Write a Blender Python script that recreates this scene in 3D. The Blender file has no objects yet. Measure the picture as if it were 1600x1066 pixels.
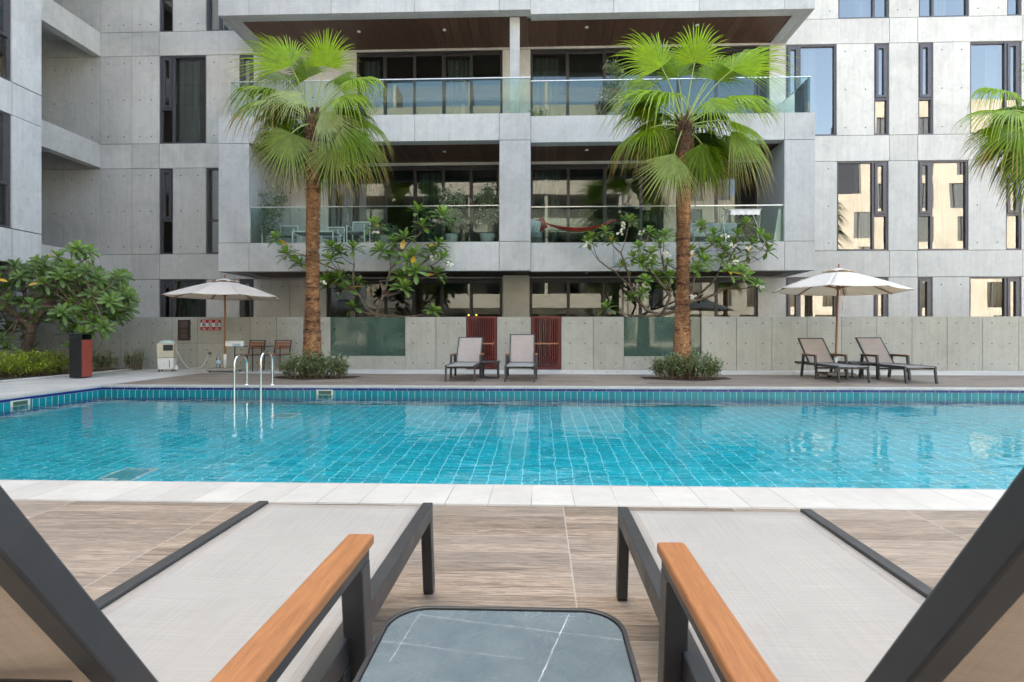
import bpy, math, random
from mathutils import Vector, Matrix, noise
R = math.radians
rnd = random.Random(7)
scene = bpy.context.scene
# ---------------------------------------------------------------- camera
F = 820.0                       # focal length in pixels of a 1600 px wide picture
TH = math.atan(4e-5*F)          # the camera looks a little to the left of the facade normal
CX = 843 - F*math.tan(TH); CY = 518.0; H = 1.05
cam_d = bpy.data.cameras.new('camera'); cam = bpy.data.objects.new('camera', cam_d)
scene.collection.objects.link(cam); scene.camera = cam
cam.location = (0, 0, H); cam.rotation_euler = (R(90), 0, TH)
cam_d.sensor_width = 36; cam_d.lens = 36*F/1600
cam_d.shift_x = -(CX-800)/1600; cam_d.shift_y = (CY-533)/1600
cam_d.clip_start = .02; cam_d.clip_end = 2000
cam_d.dof.use_dof = True; cam_d.dof.focus_distance = 5.0; cam_d.dof.aperture_fstop = 13
scene.render.resolution_x = 1024; scene.render.resolution_y = 682
# ---------------------------------------------------------------- world, sun, exposure
SUN_EL, SUN_AZ = 50, -14        # azimuth measured clockwise from +Y
w = bpy.data.worlds.new('World'); scene.world = w; w.use_nodes = True
nt = w.node_tree; bg = nt.nodes['Background']
sky = nt.nodes.new('ShaderNodeTexSky'); sky.sky_type = 'NISHITA'; sky.sun_disc = False
sky.sun_elevation = R(SUN_EL); sky.sun_rotation = R(SUN_AZ); sky.dust_density = 5; sky.air_density = 1.0; sky.ozone_density = .8
nt.links.new(sky.outputs[0], bg.inputs[0]); bg.inputs[1].default_value = .15
sd = bpy.data.lights.new('sun', 'SUN'); sd.energy = 4.2; sd.angle = R(.5); sd.color = (1, .95, .87)
sun = bpy.data.objects.new('sun', sd); scene.collection.objects.link(sun)
d = Vector((math.sin(R(SUN_AZ))*math.cos(R(SUN_EL)), math.cos(R(SUN_AZ))*math.cos(R(SUN_EL)), math.sin(R(SUN_EL))))
sun.rotation_euler = d.to_track_quat('Z', 'Y').to_euler(); sun.location = d*60
vs = scene.view_settings; vs.view_transform = 'Standard'; vs.look = 'None'; vs.gamma = 1; vs.exposure = 3.0
vs.use_white_balance = True; vs.white_balance_temperature = 7350; vs.white_balance_tint = 5
scene.cycles.max_bounces = 10; scene.cycles.diffuse_bounces = 4; scene.cycles.glossy_bounces = 5
scene.cycles.transmission_bounces = 8; scene.cycles.transparent_max_bounces = 14
scene.cycles.sample_clamp_indirect = 8
# ---------------------------------------------------------------- pixel -> world point on the plane y = Y (or z = Z)
def ray(px, py):
    u, v = (px-CX)/F, (CY-py)/F
    return Vector((-math.sin(TH)+math.cos(TH)*u, math.cos(TH)+math.sin(TH)*u, v))
def at(px, py, Y): r = ray(px, py); return Vector((0, 0, H)) + r*(Y/r.y)
def atz(px, py, Z): r = ray(px, py); return Vector((0, 0, H)) + r*((Z-H)/r.z)
def X(px, Y): return at(px, 500, Y).x
# ---------------------------------------------------------------- mesh builder
class MB:
    def __init__(s): s.v = []; s.f = []; s.m = []; s.s = []; s.c = []
    def add(s, vs_, fs, mat=0, smooth=False, col=(.5, 0, 0, 1)):
        o = len(s.v); s.v += [tuple(p) for p in vs_]
        s.c += (col if isinstance(col, list) else [col]*len(vs_))
        for f in fs: s.f.append(tuple(i+o for i in f)); s.m.append(mat); s.s.append(smooth)
        return s
    def box(s, x0, x1, y0, y1, z0, z1, mat=0):
        x0, x1 = sorted((x0, x1)); y0, y1 = sorted((y0, y1)); z0, z1 = sorted((z0, z1))
        v = [(x0,y0,z0),(x1,y0,z0),(x1,y1,z0),(x0,y1,z0),(x0,y0,z1),(x1,y0,z1),(x1,y1,z1),(x0,y1,z1)]
        return s.add(v, [(0,3,2,1),(4,5,6,7),(0,1,5,4),(1,2,6,5),(2,3,7,6),(3,0,4,7)], mat)
    def bar(s, a, b, wx, wy, up=(0,0,1), mat=0):
        """rectangular bar from a to b; wx across, wy along 'up'"""
        a, b = Vector(a), Vector(b); t = (b-a).normalized(); u = Vector(up); u = (u-t*u.dot(t)).normalized(); n = t.cross(u)
        v = []
        for p in (a, b):
            for i, j in ((-1,-1),(1,-1),(1,1),(-1,1)): v.append(p+n*wx/2*i+u*wy/2*j)
        return s.add(v, [(3,2,1,0),(4,5,6,7),(0,1,5,4),(1,2,6,5),(2,3,7,6),(3,0,4,7)], mat)
    def tube(s, pts, rad, n=8, mat=0, cap=True, col=(.5,0,0,1), jit=0):
        pts = [Vector(p) for p in pts]; k = len(pts)
        if not hasattr(rad, '__len__'): rad = [rad]*k
        ref = Vector((0,0,1)); v = []; prev = None
        for i, p in enumerate(pts):
            t = (pts[min(i+1,k-1)]-pts[max(i-1,0)]).normalized()
            if prev is None:
                a = t.cross(ref); 
                if a.length < .05: a = t.cross(Vector((0,1,0)))
                a.normalize()
            else: a = (prev-t*prev.dot(t)).normalized()
            prev = a; b = t.cross(a)
            for j in range(n):
                q = 2*math.pi*j/n; r = rad[i]*(1+jit*rnd.uniform(-1,1))
                v.append(p+(a*math.cos(q)+b*math.sin(q))*r)
        f = [(i*n+j, i*n+(j+1)%n, (i+1)*n+(j+1)%n, (i+1)*n+j) for i in range(k-1) for j in range(n)]
        s.add(v, f, mat, True, col)
        if cap: s.add(v[:n], [tuple(reversed(range(n)))], mat, False, col); s.add(v[-n:], [tuple(range(n))], mat, False, col)
        return s
    def lathe(s, prof, n=24, c=(0,0,0), mat=0, smooth=True):
        v = [(c[0]+r*math.cos(2*math.pi*j/n), c[1]+r*math.sin(2*math.pi*j/n), c[2]+z) for r, z in prof for j in range(n)]
        f = [(i*n+j, i*n+(j+1)%n, (i+1)*n+(j+1)%n, (i+1)*n+j) for i in range(len(prof)-1) for j in range(n)]
        s.add(v, f, mat, smooth)
        return s
    def prism(s, poly, z0, z1, mat=0):
        n = len(poly)
        v = [(x,y,z0) for x,y in poly]+[(x,y,z1) for x,y in poly]
        return s.add(v, [tuple(reversed(range(n))), tuple(range(n,2*n))]+[(i,(i+1)%n,n+(i+1)%n,n+i) for i in range(n)], mat)
    def disc(s, c, r, nrm=(0,-1,0), n=10, mat=0):
        c = Vector(c); q = Vector(nrm).to_track_quat('Z','Y')
        return s.add([c+q@Vector((r*math.cos(2*math.pi*i/n), r*math.sin(2*math.pi*i/n), 0)) for i in range(n)], [tuple(range(n))], mat)
    def build(s, name, mats, parent=None, bevel=0, loc=None, seg=2):
        me = bpy.data.meshes.new(name); me.from_pydata(s.v, [], s.f); 
        if not isinstance(mats, (list, tuple)): mats = [mats]
        for m_ in mats: me.materials.append(m_)
        me.polygons.foreach_set('material_index', s.m); me.polygons.foreach_set('use_smooth', s.s)
        if any(c != (.5,0,0,1) for c in s.c):
            a = me.color_attributes.new('tint', 'FLOAT_COLOR', 'POINT')
            a.data.foreach_set('color', [x for c in s.c for x in c])
        me.update()
        o = bpy.data.objects.new(name, me); scene.collection.objects.link(o); o.parent = parent
        if loc is not None: o.location = loc
        if bevel:
            b = o.modifiers.new('bevel', 'BEVEL'); b.width = bevel; b.segments = seg; b.limit_method = 'ANGLE'; b.harden_normals = False
        return o
def tag(o, label=None, cat=None, group=None, kind=None):
    if label: o['label'] = label
    if cat: o['category'] = cat
    if group: o['group'] = group
    if kind: o['kind'] = kind
    return o
def empty(name, loc, label, cat, group=None, rz=0):
    o = bpy.data.objects.new(name, None); scene.collection.objects.link(o); o.location = loc; o.rotation_euler = (0,0,rz)
    o.empty_display_size = .2
    return tag(o, label, cat, group)
def copy_tree(o, parent=None):
    c = o.copy(); scene.collection.objects.link(c); c.parent = parent
    for ch in list(o.children): copy_tree(ch, c)
    return c
# ---------------------------------------------------------------- materials
def mat(name, col=(.5,.5,.5), rough=.5, metal=0, **k):
    m = bpy.data.materials.new(name); m.use_nodes = True
    b = m.node_tree.nodes['Principled BSDF']
    b.inputs['Base Color'].default_value = (*col, 1); b.inputs['Roughness'].default_value = rough; b.inputs['Metallic'].default_value = metal
    for kk, vv in k.items(): b.inputs[kk].default_value = vv
    return m
class N:
    """small node helper"""
    def __init__(s, m): s.t = m.node_tree; s.b = s.t.nodes['Principled BSDF']
    def n(s, typ, **k):
        x = s.t.nodes.new('ShaderNode'+typ)
        for a, v in k.items(): setattr(x, a, v)
        return x
    def l(s, a, b): s.t.links.new(a, b)
    def pos(s, kind='world'):
        if kind == 'world': return s.n('NewGeometry').outputs['Position']
        return s.n('TexCoord').outputs['Object']
    def mapn(s, vec, scale=(1,1,1), loc=(0,0,0), rot=(0,0,0)):
        x = s.n('Mapping'); s.l(vec, x.inputs[0]); x.inputs['Scale'].default_value = scale; x.inputs['Location'].default_value = loc; x.inputs['Rotation'].default_value = rot
        return x.outputs[0]
    def noise(s, vec, scale, detail=4, rough=.6, dist=0):
        x = s.n('TexNoise'); s.l(vec, x.inputs['Vector']); x.inputs['Scale'].default_value = scale; x.inputs['Detail'].default_value = detail
        x.inputs['Roughness'].default_value = rough; x.inputs['Distortion'].default_value = dist
        return x.outputs['Fac']
    def ramp(s, fac, *stops):
        x = s.n('ValToRGB'); s.l(fac, x.inputs[0]); e = x.color_ramp.elements
        while len(e) > len(stops): e.remove(e[-1])
        while len(e) < len(stops): e.new(1)
        for i, (p, c) in enumerate(stops):
            e[i].position = p; e[i].color = (*c, 1) if hasattr(c, '__len__') else (c, c, c, 1)
        return x.outputs[0]
    def math(s, op, a, b=None, c=None, clamp=False):
        x = s.n('Math', operation=op, use_clamp=clamp)
        for i, q in enumerate((a, b, c)):
            if q is None: continue
            if isinstance(q, (int, float)): x.inputs[i].default_value = q
            else: s.l(q, x.inputs[i])
        return x.outputs[0]
    def mix(s, fac, a, b, mode='MIX'):
        x = s.n('MixRGB', blend_type=mode)
        for i, q in enumerate((fac, a, b)):
            if isinstance(q, (int, float)): x.inputs[i].default_value = q
            elif hasattr(q, '__len__'): x.inputs[i].default_value = (*q, 1)
            else: s.l(q, x.inputs[i])
        return x.outputs[0]
    def bump(s, h, strength=.2, dist=.01, normal=None):
        x = s.n('Bump'); s.l(h, x.inputs['Height']); x.inputs['Strength'].default_value = strength; x.inputs['Distance'].default_value = dist
        if normal is not None: s.l(normal, x.inputs['Normal'])
        return x.outputs[0]
    def set(s, inp, sock): s.l(sock, s.b.inputs[inp])
def concrete(name, base, island=.10, stain=.5, scale=1.0):
    m = mat(name, base, .72); k = N(m); P = k.pos()
    big = k.noise(P, .55*scale, 5, .62, .6)
    streak = k.noise(k.mapn(P, (9, 9, .5)), 1.3, 5, .7, .3)
    fine = k.noise(P, 22, 4, .7)
    isl = k.n('NewGeometry').outputs['Random Per Island']
    g = k.math('ADD', 1-island/2, k.math('MULTIPLY', isl, island))
    c = k.mix(1, k.ramp(big, (.30, .77+.08*(1-stain)), (.5, 1.0), (.70, 1.10)), k.ramp(streak, (.25, .88), (.55, 1.0), (.8, 1.05)), 'MULTIPLY')
    c = k.mix(1, c, k.ramp(fine, (.3, .93), (.7, 1.05)), 'MULTIPLY')
    c = k.mix(1, c, base, 'MULTIPLY'); gg = k.n('CombineColor'); [k.l(g, gg.inputs[i]) for i in range(3)]
    c = k.mix(1, c, gg.outputs[0], 'MULTIPLY')
    # drip marks and scratched patches of their own shape
    med = k.noise(P, 2.6, 6, .7, 1.4); c = k.mix(1, c, k.ramp(med, (.3, .90), (.5, 1.0), (.7, 1.06)), 'MULTIPLY')
    sm = k.noise(k.mapn(P, (2.2, 2.2, 1.0)), .9, 9, .78, 2.6)
    c = k.mix(k.ramp(sm, (.58, 0.), (.64, .5*stain), (.71, 0.)), c, (base[0]*.55, base[1]*.56, base[2]*.58))
    k.set('Base Color', c); k.set('Roughness', k.ramp(big, (.3, .6), (.7, .82)))
    k.set('Normal', k.bump(k.math('ADD', fine, k.math('MULTIPLY', streak, .6)), .22, .006))
    return m
M = {}
M['conc'] = concrete('concrete', (.53,.525,.505), .17)
M['conc_front'] = concrete('concrete_fascia', (.47,.48,.485), .15)
M['conc_wall'] = concrete('concrete_garden_wall', (.385,.38,.33), .14, .35)
M['conc_wing'] = concrete('concrete_wing', (.55,.56,.57), .12)
M['cream'] = concrete('cream_render', (.29,.28,.262), .05, .6)
M['joint'] = mat('dark_joint', (.16,.15,.135), .9)
M['hole'] = mat('tie_hole', (.05,.045,.04), .9)
M['dark_room'] = mat('interior_wall', (.24,.24,.24), .8)
M['floor_in'] = mat('interior_floor', (.16,.13,.10), .5)
def satin(name, col, rough=.4, metal=.0, bumpy=.03):
    m = mat(name, col, rough, metal); k = N(m); P = k.pos('obj')
    n1 = k.noise(P, 6, 4, .6); k.set('Roughness', k.ramp(n1, (.3, rough*.8), (.7, min(1, rough*1.25))))
    k.set('Base Color', k.mix(1, k.ramp(k.noise(P, 14, 5, .7), (.3, .88), (.7, 1.1)), col, 'MULTIPLY'))
    k.set('Normal', k.bump(k.noise(P, 700, 2), bumpy, .001)); return m
M['frame'] = satin('window_frame_grey', (.085,.083,.095), .42, .3)
M['frame_br'] = satin('door_frame_dark', (.045,.043,.046), .42, .3)
M['alu'] = satin('charcoal_powder_coat', (.040,.042,.046), .40, .2, .06)
M['steel'] = mat('polished_steel', (.72,.72,.72), .12, 1)
M['white_metal'] = satin('white_metal', (.75,.75,.73), .35)
M['rail'] = mat('brushed_rail', (.6,.62,.62), .3, .9)
M['black'] = satin('black_plastic', (.018,.018,.02), .4)
def glass(name, tint, base_refl=.1, ior=1.6, rough=0.0, refl=(.95,1,1)):
    m = bpy.data.materials.new(name); m.use_nodes = True; t = m.node_tree; t.nodes.remove(t.nodes['Principled BSDF']); out = t.nodes['Material Output']
    tr = t.nodes.new('ShaderNodeBsdfTransparent'); tr.inputs[0].default_value = (*tint, 1)
    gl = t.nodes.new('ShaderNodeBsdfGlossy'); gl.inputs['Roughness'].default_value = rough; gl.inputs[0].default_value = (*refl, 1)
    fr = t.nodes.new('ShaderNodeFresnel'); fr.inputs[0].default_value = ior
    ad = t.nodes.new('ShaderNodeMath'); ad.operation = 'ADD'; ad.use_clamp = True; ad.inputs[1].default_value = base_refl; t.links.new(fr.outputs[0], ad.inputs[0])
    ge = t.nodes.new('ShaderNodeNewGeometry'); no = t.nodes.new('ShaderNodeTexNoise'); no.inputs['Scale'].default_value = .5; no.inputs['Detail'].default_value = 1
    t.links.new(ge.outputs['Position'], no.inputs['Vector'])
    bu = t.nodes.new('ShaderNodeBump'); bu.inputs['Strength'].default_value = .12; bu.inputs['Distance'].default_value = .02
    t.links.new(no.outputs['Fac'], bu.inputs['Height']); t.links.new(bu.outputs[0], gl.inputs['Normal'])
    mx = t.nodes.new('ShaderNodeMixShader'); t.links.new(ad.outputs[0], mx.inputs[0]); t.links.new(tr.outputs[0], mx.inputs[1]); t.links.new(gl.outputs[0], mx.inputs[2])
    t.links.new(mx.outputs[0], out.inputs[0]); return m
M['glass'] = glass('window_glass', (.50,.56,.56), .19, 1.5, 0.0, (1,.98,.95))
M['glass_door'] = glass('door_glass', (.36,.43,.43), .05, 1.45)
M['glass_rail'] = glass('balustrade_glass', (.86,.95,.92), .0, 1.24)
M['glass_green'] = mat('green_screen_glass', (.055,.105,.085), .04)
M['glass_green'].node_tree.nodes['Principled BSDF'].inputs['Specular IOR Level'].default_value = .9
def _gg():
    k = N(M['glass_green']); P = k.pos(); c_ = k.mix(k.ramp(k.noise(P, 1.3, 3, .6), (.35, 0.), (.65, 1.)), (.085,.15,.125), (.12,.20,.155)); k.set('Base Color', c_)
    tr = k.n('BsdfTransparent'); tr.inputs[0].default_value = (.3,.5,.42,1); mx = k.n('MixShader'); mx.inputs[0].default_value = .45
    k.l(k.b.outputs[0], mx.inputs[1]); k.l(tr.outputs[0], mx.inputs[2]); k.l(mx.outputs[0], k.t.nodes['Material Output'].inputs[0])
_gg()
def curtain():
    m = mat('curtain_fabric', (.55,.60,.58), .9); k = N(m); P = k.pos()
    wv = k.noise(k.mapn(P, (14, 14, .15)), 1, 2, .5)
    k.set('Base Color', k.mix(1, k.ramp(wv, (.35, .55), (.65, 1.1)), (.26,.31,.30), 'MULTIPLY')); return m
M['curtain'] = curtain()
def wood(name, c1, c2, axis=0, scale=1, rough=.5):
    m = mat(name, c1, rough); k = N(m); P = k.pos('obj'); sc = [14*scale]*3; sc[axis] = 1.0*scale
    g = k.noise(k.mapn(P, tuple(sc)), 3, 8, .7, 1.0); g2 = k.noise(k.mapn(P, tuple(q*4 for q in sc)), 4, 4, .7)
    c = k.mix(k.ramp(g, (.3, 0.), (.7, 1.)), c1, c2); c = k.mix(1, c, k.ramp(g2, (.3, .8), (.7, 1.1)), 'MULTIPLY')
    isl = k.n('NewGeometry').outputs['Random Per Island']
    c = k.mix(1, c, k.ramp(isl, (0, .82), (1, 1.12)), 'MULTIPLY')
    k.set('Base Color', c); k.set('Normal', k.bump(g, .15, .002)); return m
M['soffit'] = wood('soffit_timber', (.085,.042,.028), (.14,.07,.045), 1, .5, .55)
M['teak'] = wood('armrest_teak', (.40,.175,.065), (.25,.092,.032), 1, 1.6, .48)
M['pole'] = wood('umbrella_pole_wood', (.36,.15,.05), (.24,.09,.03), 2, 1, .45)
M['slat'] = wood('chair_slat_wood', (.42,.20,.11), (.26,.11,.06), 0, 1, .5)
M['red'] = wood('red_painted_slat', (.15,.017,.012), (.085,.010,.008), 2, .6, .55)
M['redbin'] = satin('bin_panel_red', (.28,.052,.035), .4)
def deck_wood():
    m = mat('wood_look_tile', (.3,.25,.2), .5); k = N(m); P = k.pos()
    s = k.n('SeparateXYZ'); k.l(P, s.inputs[0]); x, y = s.outputs[0], s.outputs[1]
    TW, TD = 1.005, .30
    def cell(v, w, off): return k.math('DIVIDE', k.math('ADD', v, off), w)
    cx, cy = cell(x, TW, 100*TW-.142), cell(y, TD, 100*TD-2.09+.30*7-.0)
    pl = cell(y, .1, 10-.09)
    fx, fy = k.math('FRACT', cx), k.math('FRACT', cy)
    def line(f, wd): return k.math('LESS_THAN', k.math('MINIMUM', f, k.math('SUBTRACT', 1, f)), wd)
    gx, gy = line(fx, .0032), line(fy, .0055); grout = k.math('MAXIMUM', gx, gy)
    ids = k.n('CombineXYZ'); k.l(k.math('FLOOR', cx), ids.inputs[0]); k.l(k.math('FLOOR', cy), ids.inputs[1])
    wn = k.n('TexWhiteNoise', noise_dimensions='3D'); k.l(ids.outputs[0], wn.inputs[0])
    ip = k.n('CombineXYZ'); k.l(k.math('FLOOR', cx), ip.inputs[0]); k.l(k.math('FLOOR', pl), ip.inputs[1])
    wp = k.n('TexWhiteNoise', noise_dimensions='3D'); k.l(ip.outputs[0], wp.inputs[0])
    off = k.n('VectorMath', operation='MULTIPLY_ADD'); k.l(wp.outputs['Color'], off.inputs[0]); off.inputs[1].default_value = (7,7,7); k.l(P, off.inputs[2])
    Q = off.outputs[0]
    g = k.noise(k.mapn(Q, (1.6, 26, 1)), 1.5, 9, .72, 1.2); g2 = k.noise(k.mapn(Q, (5, 90, 1)), 2, 5, .7, .4); kn = k.noise(k.mapn(Q, (2.2, 9, 1)), 1.6, 4, .6, 2.0)
    c = k.ramp(g, (.33, (.115,.078,.052)), (.44, (.23,.170,.123)), (.54, (.315,.245,.185)), (.68, (.385,.315,.25)))
    c = k.mix(1, c, k.ramp(g2, (.40, .50), (.54, 1.06)), 'MULTIPLY')
    c = k.mix(k.ramp(kn, (.62, 0.), (.72, .45)), c, (.17,.115,.085))
    c = k.mix(1, c, k.ramp(wp.outputs['Value'], (0, .62), (1, 1.08)), 'MULTIPLY')
    c = k.mix(k.math('MULTIPLY', wn.outputs['Value'], .22), c, (.42,.38,.34))
    c = k.mix(k.math('MULTIPLY', grout, .5), c, (.44,.42,.38))
    k.set('Base Color', c); k.set('Roughness', k.ramp(g, (.3, .45), (.7, .62)))
    k.set('Normal', k.bump(k.math('SUBTRACT', g2, k.math('MULTIPLY', grout, 2)), .18, .002)); return m
M['deck'] = deck_wood()
def stone_tile(name, base, tw, td, ox=0, oy=0, crack=0.0, gl=.006, gc=None):
    m = mat(name, base, .5); k = N(m); P = k.pos()
    s = k.n('SeparateXYZ'); k.l(P, s.inputs[0])
    cx = k.math('DIVIDE', k.math('ADD', s.outputs[0], 100*tw+ox), tw); cy = k.math('DIVIDE', k.math('ADD', s.outputs[1], 100*td+oy), td)
    def line(f, wd): return k.math('LESS_THAN', k.math('MINIMUM', f, k.math('SUBTRACT', 1, f)), wd)
    gr = k.math('MAXIMUM', line(k.math('FRACT', cx), gl/tw/2), line(k.math('FRACT', cy), gl/td/2))
    ids = k.n('CombineXYZ'); k.l(k.math('FLOOR', cx), ids.inputs[0]); k.l(k.math('FLOOR', cy), ids.inputs[1])
    wn = k.n('TexWhiteNoise', noise_dimensions='3D'); k.l(ids.outputs[0], wn.inputs[0])
    c = k.mix(1, k.ramp(wn.outputs['Value'], (0, .9), (1, 1.05)), base, 'MULTIPLY')
    c = k.mix(1, c, k.ramp(k.noise(P, 3, 6, .7), (.3, .88), (.7, 1.06)), 'MULTIPLY')
    c = k.mix(1, c, k.ramp(k.noise(k.mapn(P, (1,6,1)), 9, 5, .7), (.3, .92), (.7, 1.05)), 'MULTIPLY')
    c = k.mix(k.math('MULTIPLY', gr, k.ramp(k.noise(P, 1.2, 2), (.42, .35), (.6, 1.))), c, gc or tuple(q*.45 for q in base))
    k.set('Base Color', c); k.set('Normal', k.bump(k.math('SUBTRACT', k.noise(P, 40, 3), gr), .12, .002)); return m
M['coping'] = stone_tile('coping_stone', (.50,.485,.45), .262, .40, .05, -.36, gl=.006)
M['paving'] = stone_tile('pale_paving', (.62,.59,.54), .6, .6, .1, .05)
M['ground'] = stone_tile('paved_ground', (.42,.40,.36), .6, .6)
def pool_tile(name, base, grout, tw, th, axes, gl=.007):
    m = mat(name, base, .18); k = N(m); P = k.pos(); s = k.n('SeparateXYZ'); k.l(P, s.inputs[0])
    a, b = s.outputs[axes[0]], s.outputs[axes[1]]
    cx = k.math('DIVIDE', k.math('ADD', a, 200*tw), tw); cy = k.math('DIVIDE', k.math('ADD', b, 200*th+.075), th)
    def line(f, wd): return k.math('LESS_THAN', k.math('MINIMUM', f, k.math('SUBTRACT', 1, f)), wd)
    gr = k.math('MAXIMUM', line(k.math('FRACT', cx), gl/tw/2), k.math('MULTIPLY', line(k.math('FRACT', cy), gl/th/2*.7), .75))
    ids = k.n('CombineXYZ'); k.l(k.math('FLOOR', cx), ids.inputs[0]); k.l(k.math('FLOOR', cy), ids.inputs[1])
    wn = k.n('TexWhiteNoise', noise_dimensions='3D'); k.l(ids.outputs[0], wn.inputs[0])
    c = k.mix(1, k.ramp(wn.outputs['Value'], (0, .82), (1, 1.12)), base, 'MULTIPLY')
    c = k.mix(gr, c, grout); k.set('Base Color', c); k.set('Roughness', k.math('ADD', .15, k.math('MULTIPLY', gr, .6))); return m
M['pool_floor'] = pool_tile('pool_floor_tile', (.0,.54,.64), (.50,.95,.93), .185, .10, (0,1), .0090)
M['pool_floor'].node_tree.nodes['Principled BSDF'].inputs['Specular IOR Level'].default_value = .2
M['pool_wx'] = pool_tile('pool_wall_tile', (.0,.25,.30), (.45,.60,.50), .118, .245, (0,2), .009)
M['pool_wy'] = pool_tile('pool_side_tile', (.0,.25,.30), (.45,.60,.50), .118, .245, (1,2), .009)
M['blue_trim'] = pool_tile('cobalt_trim_tile', (.012,.03,.17), (.4,.42,.45), .25, 5, (0,2), .006)
def water():
    m = bpy.data.materials.new('pool_water'); m.use_nodes = True; k = N(m); b = k.b
    b.inputs['Base Color'].default_value = (.72,.97,1,1); b.inputs['Roughness'].default_value = 0; b.inputs['IOR'].default_value = 1.33; b.inputs['Transmission Weight'].default_value = 1
    P = k.pos(); a = k.noise(k.mapn(P, (1, 1.6, 1)), 1.7, 3, .5, .4); c = k.noise(k.mapn(P, (1, 1.5, 1)), 7, 2, .5, .3)
    mk = k.ramp(k.noise(P, .35, 2, .5), (.38, .02), (.62, .17)); k.set('Normal', k.bump(k.math('ADD', a, k.math('MULTIPLY', c, mk)), .27, .031)); return m
M['water'] = water()
def fabric(name, col, sc=900):
    m = mat(name, col, .8); k = N(m); P = k.pos('obj')
    st = k.noise(k.mapn(P, (160, 3, 3)), 1, 3, .6); cr = k.noise(k.mapn(P, (3, 190, 3)), 1, 3, .6); dirt = k.noise(P, 3.5, 5, .6, .5)
    c = k.mix(1, k.ramp(st, (.3, .93), (.7, 1.05)), k.ramp(cr, (.3, .94), (.7, 1.05)), 'MULTIPLY')
    c = k.mix(1, c, k.ramp(dirt, (.3, .92), (.7, 1.03)), 'MULTIPLY'); c = k.mix(1, c, col, 'MULTIPLY')
    w1 = k.n('TexWave', wave_type='BANDS', bands_direction='X'); k.l(P, w1.inputs[0]); w1.inputs['Scale'].default_value = 120
    w2 = k.n('TexWave', wave_type='BANDS', bands_direction='Y'); k.l(P, w2.inputs[0]); w2.inputs['Scale'].default_value = 120
    wv = k.math('MULTIPLY', w1.outputs['Fac'], w2.outputs['Fac'])
    c = k.mix(1, c, k.ramp(wv, (0, .90), (1, 1.05)), 'MULTIPLY')
    k.set('Base Color', c); k.set('Normal', k.bump(wv, .25, .001)); return m
M['sling'] = fabric('grey_sling_mesh', (.325,.315,.295))
M['sling_back'] = fabric('shade_taupe_sling', (.40,.34,.30))  # backrest mesh: tan of the shaded underside put into the colour
def canvas(name, col):
    m = bpy.data.materials.new(name); m.use_nodes = True; k = N(m)
    b = k.b; b.inputs['Roughness'].default_value = .85; P = k.pos('obj')
    c = k.mix(1, k.ramp(k.noise(P, 3, 6, .7, .5), (.3, .9), (.7, 1.04)), col, 'MULTIPLY'); k.set('Base Color', c)
    tl = k.n('BsdfTranslucent'); tl.inputs[0].default_value = (.95,.72,.42,1); mx = k.n('MixShader'); mx.inputs[0].default_value = .30
    k.l(b.outputs[0], mx.inputs[1]); k.l(tl.outputs[0], mx.inputs[2]); k.l(mx.outputs[0], k.t.nodes['Material Output'].inputs[0])
    return m
M['canvas'] = canvas('cream_canvas', (.93,.91,.86)); M['canvas2'] = canvas('greyed_canvas', (.78,.75,.72))
def leafmat(name, lo, hi, tip=(.42,.25,.08), trans=.35, rough=.42, young=None):
    m = bpy.data.materials.new(name); m.use_nodes = True; k = N(m); b = k.b
    at_ = k.n('Attribute', attribute_name='tint'); sp = k.n('SeparateColor'); k.l(at_.outputs['Color'], sp.inputs[0])
    c = k.mix(sp.outputs[0], lo, hi); c = k.mix(sp.outputs[1], c, tip)
    c = k.mix(sp.outputs[2], c, young or (.45,.42,.18))
    c = k.mix(1, c, k.ramp(k.noise(k.pos(), 9, 3, .6), (.3, .8), (.7, 1.15)), 'MULTIPLY')
    k.set('Base Color', c); b.inputs['Roughness'].default_value = rough; b.inputs['Specular IOR Level'].default_value = .32
    tl = k.n('BsdfTranslucent'); k.l(k.mix(1, c, (1.25,1.3,.7), 'MULTIPLY'), tl.inputs[0]); mx = k.n('MixShader'); mx.inputs[0].default_value = trans
    k.l(b.outputs[0], mx.inputs[1]); k.l(tl.outputs[0], mx.inputs[2]); k.l(mx.outputs[0], k.t.nodes['Material Output'].inputs[0]); return m
M['palm'] = leafmat('palm_leaf', (.022,.060,.004), (.34,.55,.006), (.46,.29,.10), .36, .36, (.40,.42,.26))
M['plum'] = leafmat('frangipani_leaf', (.014,.050,.012), (.20,.36,.035), (.75,.42,.03), .25, .25, (.30,.36,.22))
M['bush'] = leafmat('bush_leaf', (.06,.11,.045), (.22,.31,.15), (.40,.32,.15), .3, .45, (.40,.42,.28))
M['hedge'] = leafmat('hedge_leaf', (.10,.20,.02), (.46,.58,.07), (.45,.38,.10), .35, .45, (.50,.55,.12))
M['pot_leaf'] = leafmat('potted_leaf', (.05,.11,.05), (.20,.30,.17), (.55,.45,.35), .3, .4, (.55,.55,.48))
M['flower'] = mat('flower_petal', (.80,.78,.66), .6)
M['twig'] = mat('twig_bark', (.22,.16,.11), .85)
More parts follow.
